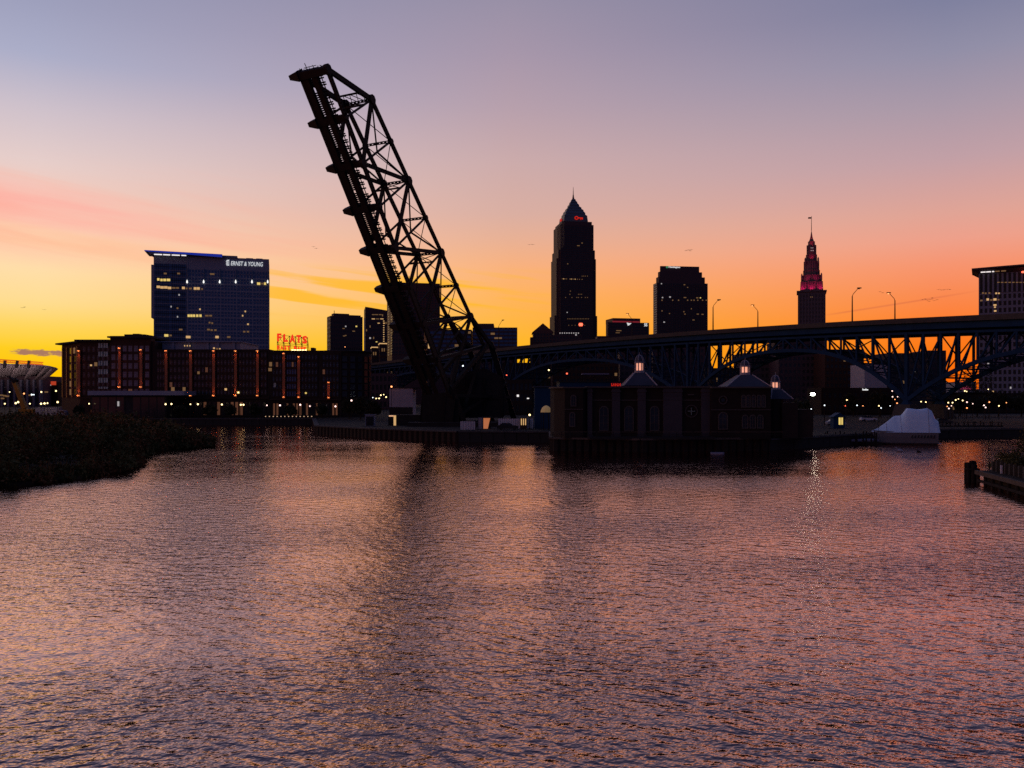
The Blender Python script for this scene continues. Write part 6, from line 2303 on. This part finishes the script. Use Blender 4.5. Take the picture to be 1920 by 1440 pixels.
# ------------------------------------------------------------------ foliage
def leaf_mass(name, pts, size, m, parent=None, flat=0.6, m2=None):
    n = len(pts)
    sz = size * rng.uniform(0.6, 1.4, n)
    nrm = rng.normal(size=(n, 3))
    nrm /= np.linalg.norm(nrm, axis=1)[:, None]
    t = np.cross(nrm, rng.normal(size=(n, 3)))
    t /= np.linalg.norm(t, axis=1)[:, None]
    b = np.cross(nrm, t)
    V = np.stack([pts - t * sz[:, None], pts + b * sz[:, None] * flat, pts + t * sz[:, None], pts - b * sz[:, None] * flat], 1).reshape(-1, 3)
    me = bpy.data.meshes.new(name)
    me.vertices.add(4 * n)
    me.vertices.foreach_set('co', V.astype(np.float32).ravel())
    me.loops.add(4 * n)
    me.loops.foreach_set('vertex_index', np.arange(4 * n, dtype=np.int32))
    me.polygons.add(n)
    me.polygons.foreach_set('loop_start', np.arange(0, 4 * n, 4, dtype=np.int32))
    me.materials.append(m)
    if m2 is not None:
        me.materials.append(m2)
        # clumps of the second colour
        k = (np.sin(pts[:, 0] * 0.9 + 1.3) * np.sin(pts[:, 1] * 0.5) + 0.6 * np.sin(pts[:, 2] * 2.0 + pts[:, 0] * 0.4) + rng.normal(size=n) * 0.5) > 0.35
        me.polygons.foreach_set('material_index', k.astype(np.int32))
    me.update(calc_edges=True)
    return put(name, me, parent)


def bush_points(cx_, cy_, z0, rx, ry, hgt, n):
    """points through an uneven mound: many small lobes"""
    out = []
    nl = 9
    lob = [(cx_ + rng.uniform(-0.6, 0.6) * rx, cy_ + rng.uniform(-0.6, 0.6) * ry, rng.uniform(0.25, 0.45), rng.uniform(0.6, 1.0)) for _ in range(nl)]
    per = n // nl
    for lx_, ly_, lr, lh in lob:
        d = rng.normal(size=(per, 3))
        d /= np.linalg.norm(d, axis=1)[:, None]
        rad = rng.uniform(0.35, 1.0, per) ** 0.5
        jag = 1 + 0.18 * rng.normal(size=per)
        p_ = d * (rad * jag)[:, None]
        x_ = lx_ + p_[:, 0] * lr * rx * 1.4
        y_ = ly_ + p_[:, 1] * lr * ry * 1.4
        zc = z0 + hgt * lh * 0.55
        z_2 = zc + p_[:, 2] * hgt * lh * 0.5
        out.append(np.stack([x_, y_, np.maximum(z_2, z0 - 0.2)], 1))
    return np.concatenate(out)


def inside(poly, x_, y_):
    c = False
    n = len(poly)
    for i in range(n):
        x1, y1 = poly[i]
        x2, y2 = poly[(i + 1) % n]
        if (y1 > y_) != (y2 > y_) and x_ < (x2 - x1) * (y_ - y1) / (y2 - y1) + x1:
            c = not c
    return c


bank = [wl(-260, 935), wl(-40, 915), wl(60, 909), wl(150, 898), wl(215, 886), wl(252, 874), wl(250, 862), wl(290, 846), wl(345, 842), wl(388, 839), wl(392, 832), wl(370, 824), wl(330, 818), wl(200, 812), wl(-260, 812)]
bp = [(v.x, v.y) for v in bank]
mb = MB()
cxm = sum(v[0] for v in bp) / len(bp)
cym = sum(v[1] for v in bp) / len(bp)
mb.slab(bp, -1, 0.35)
tag(mb.build('riverbank', SOIL), 'low dark peninsula under the reeds on the left', kind='structure')
# height wanted at a place: the thicket's top line measured from the photograph
tab = [(-300, 768), (0, 769), (50, 766), (80, 774), (150, 772), (175, 768), (235, 769), (262, 780), (310, 786), (345, 799), (372, 812), (392, 828)]
near_pts, far_pts = [], []
tries = 0
cells = 0
while cells < 430 and tries < 9000:
    tries += 1
    x_ = rng.uniform(min(v[0] for v in bp), max(v[0] for v in bp))
    y_ = rng.uniform(min(v[1] for v in bp), max(v[1] for v in bp))
    if not inside(bp, x_, y_):
        continue
    px = 960 + FPX * x_ / y_
    if px < -260:
        continue
    row = np.interp(px, [t_[0] for t_ in tab], [t_[1] for t_ in tab])
    zt_ = CAM_H - (row - HZ) / FPX * y_
    # only far plants reach the outline; near ones stay lower
    shore_d = min(math.hypot(x_ - a[0], y_ - a[1]) for a in bp)
    lim = 0.7 + 0.55 * shore_d
    hgt = min(zt_ * rng.uniform(0.72, 1.0), 1.2 + lim, 5.6)
    if hgt < 0.7:
        hgt = 0.7
    r_ = rng.uniform(1.6, 3.0)
    pts = bush_points(x_, y_, 0.2, r_, r_, hgt, 420)
    (near_pts if y_ < 118 else far_pts).append(pts)
    cells += 1
for (x1, y1), (x2, y2) in zip(bp[:-3], bp[1:-2]):
    nseg = max(1, int(math.hypot(x2 - x1, y2 - y1) / 0.8))
    for i in range(nseg):
        f_ = (i + 0.5) / nseg
        bx, by = x1 + (x2 - x1) * f_, y1 + (y2 - y1) * f_
        for ins, hh_ in ((0.6, 1.3), (1.8, 2.1)):
            x_ = bx + (cxm - bx) / math.hypot(cxm - bx, cym - by) * ins * rng.uniform(0.5, 1.5) + rng.uniform(-0.5, 0.5)
            y_ = by + (cym - by) / math.hypot(cxm - bx, cym - by) * ins * rng.uniform(0.5, 1.5)
            hgt = min(hh_ * rng.uniform(0.6, 1.2), max(0.5, CAM_H - (np.interp(960 + FPX * x_ / y_, [t_[0] for t_ in tab], [t_[1] for t_ in tab]) - HZ) / FPX * y_))
            (near_pts if y_ < 118 else far_pts).append(bush_points(x_, y_, -0.05, 1.1, 1.1, hgt, 190))
o = leaf_mass('undergrowth', np.concatenate(near_pts), 0.20, LEAFG, m2=LEAFR)
tag(o, 'dense dark thicket on the near lobe of the left bank', kind='stuff')
o = leaf_mass('undergrowth', np.concatenate(far_pts), 0.26, LEAFG, m2=LEAFR)
tag(o, 'dense reddish thicket on the far lobe of the left bank', kind='stuff')
# reed stems poking out of the thickets
mb = MB()
for k in range(2400):
    src = near_pts if k % 2 else far_pts
    a = src[rng.integers(len(src))]
    v = a[rng.integers(len(a))]
    mb.beam(v, v + np.array([rng.uniform(-0.25, 0.25), rng.uniform(-0.2, 0.2), rng.uniform(0.4, 1.2)]), 0.045, 0.04, w2=0.015, h2=0.015)
tag(mb.build('reeds', LEAFR), 'thin reed stems standing out of the left thicket', kind='stuff')
for (px, py, rx, hgt, lab) in ((388, 838, 1.9, 1.5, 'lowest rounded shrub at the very tip of the left bank'), (366, 839, 2.0, 2.5, 'rounded shrub just behind the tip of the left bank'),
                               (245, 874, 1.4, 2.6, 'round reddish shrub hanging over the water at the near lobe'), (268, 858, 1.2, 1.6, 'small shrub in the notch between the two thicket lobes')):
    p = wl(px, py)
    r_ = thing('shrub', lab, 'shrub', (p.x - 1.0, p.y + 0.8, 0.1), 0, 'shrubs at the edge of the left bank')
    leaf_mass('foliage', bush_points(0, 0, 0.0, rx, rx, hgt, 2600), 0.14, LEAFG, r_, m2=LEAFR)
    mm = MB()
    for k in range(5):
        mm.tube([(0, 0, 0), (rng.uniform(-0.6, 0.6), rng.uniform(-0.5, 0.5), hgt * 0.7)], 0.05, 4, 0.02)
    mm.build('stem', BARK, parent=r_)
for (px, py, Y, rx, hgt, lab) in ((1930, 868, 100, 3.0, 4.3, 'tall dark shrub cut by the right edge above the landing stage'), (1885, 880, 96, 1.8, 1.5, 'low shrub behind the picket fence of the landing stage'),
                                  (1862, 885, 92, 1.3, 1.1, 'smallest shrub at the outer end of the landing stage')):
    p = at(px, 800, Y)
    r_ = thing('shrub', lab, 'shrub', (p.x + 1.2, Y, 1.0), 0, 'shrubs on the right bank')
    leaf_mass('foliage', bush_points(0, 0, 0.0, rx, rx, hgt, 5000 if rx > 2 else 1800), 0.13, LEAFG, r_)
    mm = MB()
    for k in range(5):
        mm.tube([(0, 0, -0.1), (rng.uniform(-0.6, 0.6), rng.uniform(-0.5, 0.5), hgt * 0.7)], 0.06, 4, 0.02)
    mm.build('stem', BARK, parent=r_)


def tree(label, px, Y, h_, r_, group):
    p = at(px, 780, Y)
    o = thing('tree', label, 'tree', (p.x, Y, LZ), 0, group)
    mm = MB()
    mm.tube([(0, 0, 0), (0.1, 0, h_ * 0.35), (0, 0.1, h_ * 0.8)], 0.28, 7, 0.06)
    for k in range(7):
        a = k * 0.9
        z = h_ * (0.3 + 0.07 * k)
        mm.tube([(0, 0, z), (r_ * 0.6 * math.cos(a), r_ * 0.6 * math.sin(a), z + h_ * 0.2)], 0.1, 5, 0.03)
    mm.build('trunk', BARK, parent=o)
    leaf_mass('crown', bush_points(0, 0, h_ * 0.25, r_, r_, h_ * 0.75, 1400), 0.34, TREEG, o)


tl = [(148, 277, 4.2, 1.8), (340, 277.5, 4, 2), (392, 277.5, 4.4, 2), (432, 277.5, 4, 1.8), (478, 277.5, 4.5, 2), (545, 277.5, 4, 1.8), (604, 278, 4.6, 2), (655, 270, 6.5, 3), (676, 262, 7.5, 3.2), (700, 255, 6, 2.6)]
for i, (px, Y, h_, r_) in enumerate(tl):
    tree(ORD[i] + ' tree from the left along the quay before the apartments', px, Y, h_, r_, 'trees along the apartment quay')
tl = [(1500, 200, 6, 2.6), (1600, 300, 8, 3.6), (1650, 300, 9, 4), (1765, 300, 9, 4), (1800, 305, 8, 3.6), (1832, 300, 7, 3.4), (1872, 302, 9, 4), (1915, 300, 8, 3.6), (1828, 420, 22, 7)]
for i, (px, Y, h_, r_) in enumerate(tl):
    lab = 'tall ragged tree against the orange sky left of the courthouse tower' if h_ > 20 else ORD[i] + ' dark tree from the left on the right bank under the viaduct'
    tree(lab, px, Y, h_, r_, None if h_ > 20 else 'trees on the right bank')

# ------------------------------------------------------------------ lamps
def lamp_proto(m, r_):
    return MB().lathe([(r_ * 0.5, -r_ * 0.85), (r_ * 0.95, -r_ * 0.3), (r_, 0.1 * r_), (r_ * 0.7, r_ * 0.7), (r_ * 0.15, r_)], 8).mesh('globe', m)


def lamps(rows, where, group, r_, base=LZ, cat='street lamp'):
    rows = sorted(rows, key=lambda t_: t_[0])
    r_ *= 0.78
    protos = {}
    for i, (px, py, Y, m) in enumerate(rows):
        p = at(px, py, Y)
        col_ = {'lamp warm white': 'warm white', 'lamp pinkish white': 'pinkish white', 'lamp cool white': 'cool white', 'lamp sodium orange': 'orange', 'lamp red': 'red'}[m.name]
        o = thing('street_lamp', '%s %s lamp from the left %s' % (ORD[i], col_, where) if False else '%s lamp from left %s, %s' % (ORD[i], where, col_), cat, (p.x, Y, base), 0, group)
        if m.name not in protos:
            protos[m.name] = lamp_proto(m, r_)
        h_ = max(0.6, p.z - base)
        MB().tube([(0, 0, 0), (0, 0, h_ - r_ * 0.9)], 0.09, 5, 0.06).build('pole', STEEL, parent=o)
        gb = put('globe', protos[m.name], o, (0, 0, h_))
        gb.scale = (1, 1, 1) if i % 3 else (0.75, 0.75, 0.75)


Wm, Pm, Cm, Om, Rm = LAMPW, LAMPP, LAMPC, LAMPO, LAMPR
lamps([(9, 757, 282, Wm), (29.5, 756, 282, Wm), (34, 754, 284, Wm), (56, 757, 282, Wm), (77, 757, 282, Wm), (83.5, 756.5, 283, Wm), (89, 756, 282, Wm), (108, 754, 281, Wm)],
      'in the row behind the left thicket', 'lamp row behind the left thicket', 0.40)
lamps([(18, 735, 420, Wm), (45, 738, 420, Om), (59.5, 740, 420, Cm), (63.5, 740, 420, Cm), (77.5, 735, 420, Wm), (105, 733, 420, Wm)], 'before the stadium concourse', 'lamps before the stadium', 0.5)
lamps([(167, 757, 277, Wm), (310.5, 758, 276, Wm), (321.5, 757.5, 276, Wm), (357, 758, 276, Wm), (371, 758, 276, Wm), (416, 758.5, 276, Wm), (451.5, 759, 276, Wm), (456.5, 759, 277, Wm), (500.5, 760, 276, Pm),
       (525, 760, 276, Pm), (563, 759, 276, Pm), (581, 761.5, 276, Pm), (629, 762, 276, Pm), (447, 736, 286, Wm)], 'along the quay in front of the apartments', 'lamps along the apartment quay', 0.36)
lamps([(645, 678, 300, Om), (659, 751, 262, Pm), (699, 745.5, 330, Cm), (705.5, 747.5, 330, Wm), (711, 747, 330, Wm), (714, 741, 340, Wm), (719.5, 740, 340, Wm), (724, 744.5, 330, Wm), (699.5, 764.5, 300, Wm), (707, 764.5, 300, Wm),
       (734, 725, 248, Om), (647, 650.5, 600, Om)], 'between the apartments and the raised bridge', 'lamps left of the raised bridge', 0.34)
lamps([(860, 624, 600, Om), (950, 703.5, 400, Rm), (1063, 700.5, 300, Rm), (1106, 702, 300, Om), (993, 778, 178, Wm), (868, 686, 300, Cm), (1029, 694, 300, Wm)], 'between the raised bridge and the clubhouse', 'lamps in the dark town at the centre', 0.36)
rb_ = [(1585, 761), (1588, 750), (1607, 760), (1618, 761), (1648, 761), (1652, 765), (1669, 761), (1673, 733), (1673.5, 744), (1683, 744), (1678, 749), (1682, 756), (1682.5, 765), (1727, 753), (1736, 754)]
cl = [Rm, Wm, Cm, Om, Wm, Cm, Cm, Pm, Pm, Pm, Om, Om, Wm, Wm, Wm]
lamps([(a, b, 270, c) for (a, b), c in zip(rb_, cl)], 'under the viaduct beside its right pier', 'small lamps under the right part of the viaduct', 0.26)
rb_ = [(1778, 755, Wm), (1786, 755, Wm), (1776, 762, Om), (1784, 761, Pm), (1779, 766, Pm), (1792, 750, Wm), (1797, 748, Wm), (1805, 751, Wm), (1813, 754, Pm), (1824, 757, Pm), (1813, 765, Om), (1809, 733, Wm), (1812.5, 734, Wm),
       (1853, 730, Wm), (1855, 754, Om), (1887, 755, Om), (1845, 760, Pm), (1848, 764, Pm), (1873, 761, Wm)]
lamps([(a, b, 262, c) for a, b, c in rb_], 'on the right bank below the courthouse', 'small lamps on the right bank', 0.27)
# brilliant lamp mast with its streak in the water
p = at(1524, 738.5, 168)
o = thing('lamp_mast', 'brilliant white floodlight mast right of the clubhouse', 'street lamp', (p.x, 168, LZ))
MB().tube([(0, 0, 0), (0, 0, p.z - LZ - 0.37)], 0.1, 6, 0.07).build('pole', STEEL, parent=o)
MB().box(-0.4, 0.4, -0.4, 0.4, p.z - LZ + 0.18, p.z - LZ + 0.3).build('hood', STEEL, parent=o)
MB().lathe([(0.2, p.z - LZ - 0.36), (0.42, p.z - LZ - 0.15), (0.42, p.z - LZ + 0.12), (0.2, p.z - LZ + 0.17)], 10).build('lamp', LAMPS, parent=o)
lamps([(1546, 760, 200, Cm), (1521, 767, 170, Cm)], 'beside the brilliant lamp mast', 'small lamps beside the lamp mast', 0.2)
# low bollard lights on the quay edge
rows = [(498 + k * 7.2, 791.5, 273.5) for k in range(13)]
bl = MB().box(-0.12, 0.12, -0.12, 0.12, 0, 0.22).mesh('lens', mat('quay edge light', (1, .8, .5), emit=(1.0, 0.62, 0.36), estr=0.7))
for i, (px, py, Y) in enumerate(rows):
    p = at(px, py, Y)
    o = thing('bollard_light', ORD[i] + ' low light from the left on the quay edge', 'bollard light', (p.x, Y, LZ), 0, 'low lights on the quay edge')
    MB().box(-0.1, 0.1, -0.1, 0.1, 0, 0.5).build('post', STEEL, parent=o)
    put('lens', bl, o, (0, 0, 0.5))

# ------------------------------------------------------------------ birds in the sky
birds = [(1730, 562), (1735, 561), (1739, 563), (1745, 562), (1752, 564), (1757, 562), (1748, 559), (1742, 565), (1760, 543), (1765, 544), (1770, 543.5), (1776, 543), (1781, 543), (1286, 470), (1290, 469), (1294, 470.5), (1296, 468),
         (993, 459), (999, 458.5), (42, 577), (46, 576), (83, 581), (1650, 547), (588, 463), (593, 466), (1655, 549)]
birds.sort()
grp_ = lambda px: ('flock over the right end of the viaduct' if px > 1600 else 'flock above the stepped bank tower' if px > 1200 else 'pair left of the tallest tower' if px > 900 else 'pair over the brick apartments' if px > 500 else 'trio above the stadium')
for i, (px, py) in enumerate(birds):
    Y = 420
    p = at(px, py, Y)
    o = thing('bird', ORD[sum(1 for b_ in birds[:i] if grp_(b_[0]) == grp_(px))] + ' small dark bird in the ' + grp_(px), 'bird', tuple(p), rng.uniform(-0.6, 0.6), grp_(px))
    f_ = rng.uniform(-0.15, 0.35)
    mm = MB()
    mm.tube([(0, -0.4, 0), (0, 0, 0.03), (0, 0.45, 0)], 0.1, 6, 0.04)
    for s in (-1, 1):
        mm.hexa([(0, -0.14, 0), (s * 0.4, -0.12, 0.4 * f_ + 0.1), (s * 0.4, 0.14, 0.4 * f_ + 0.1), (0, 0.16, 0), (0, -0.14, 0.04), (s * 0.4, -0.12, 0.4 * f_ + 0.14), (s * 0.4, 0.14, 0.4 * f_ + 0.14), (0, 0.16, 0.04)])
        mm.hexa([(s * 0.4, -0.12, 0.4 * f_ + 0.1), (s * 0.95, 0.05, f_ * 0.6), (s * 0.95, 0.1, f_ * 0.6), (s * 0.4, 0.14, 0.4 * f_ + 0.1), (s * 0.4, -0.12, 0.4 * f_ + 0.14), (s * 0.95, 0.05, f_ * 0.6 + 0.03), (s * 0.95, 0.1, f_ * 0.6 + 0.03), (s * 0.4, 0.14, 0.4 * f_ + 0.14)])
    mm.build('body', ROOFD, parent=o)
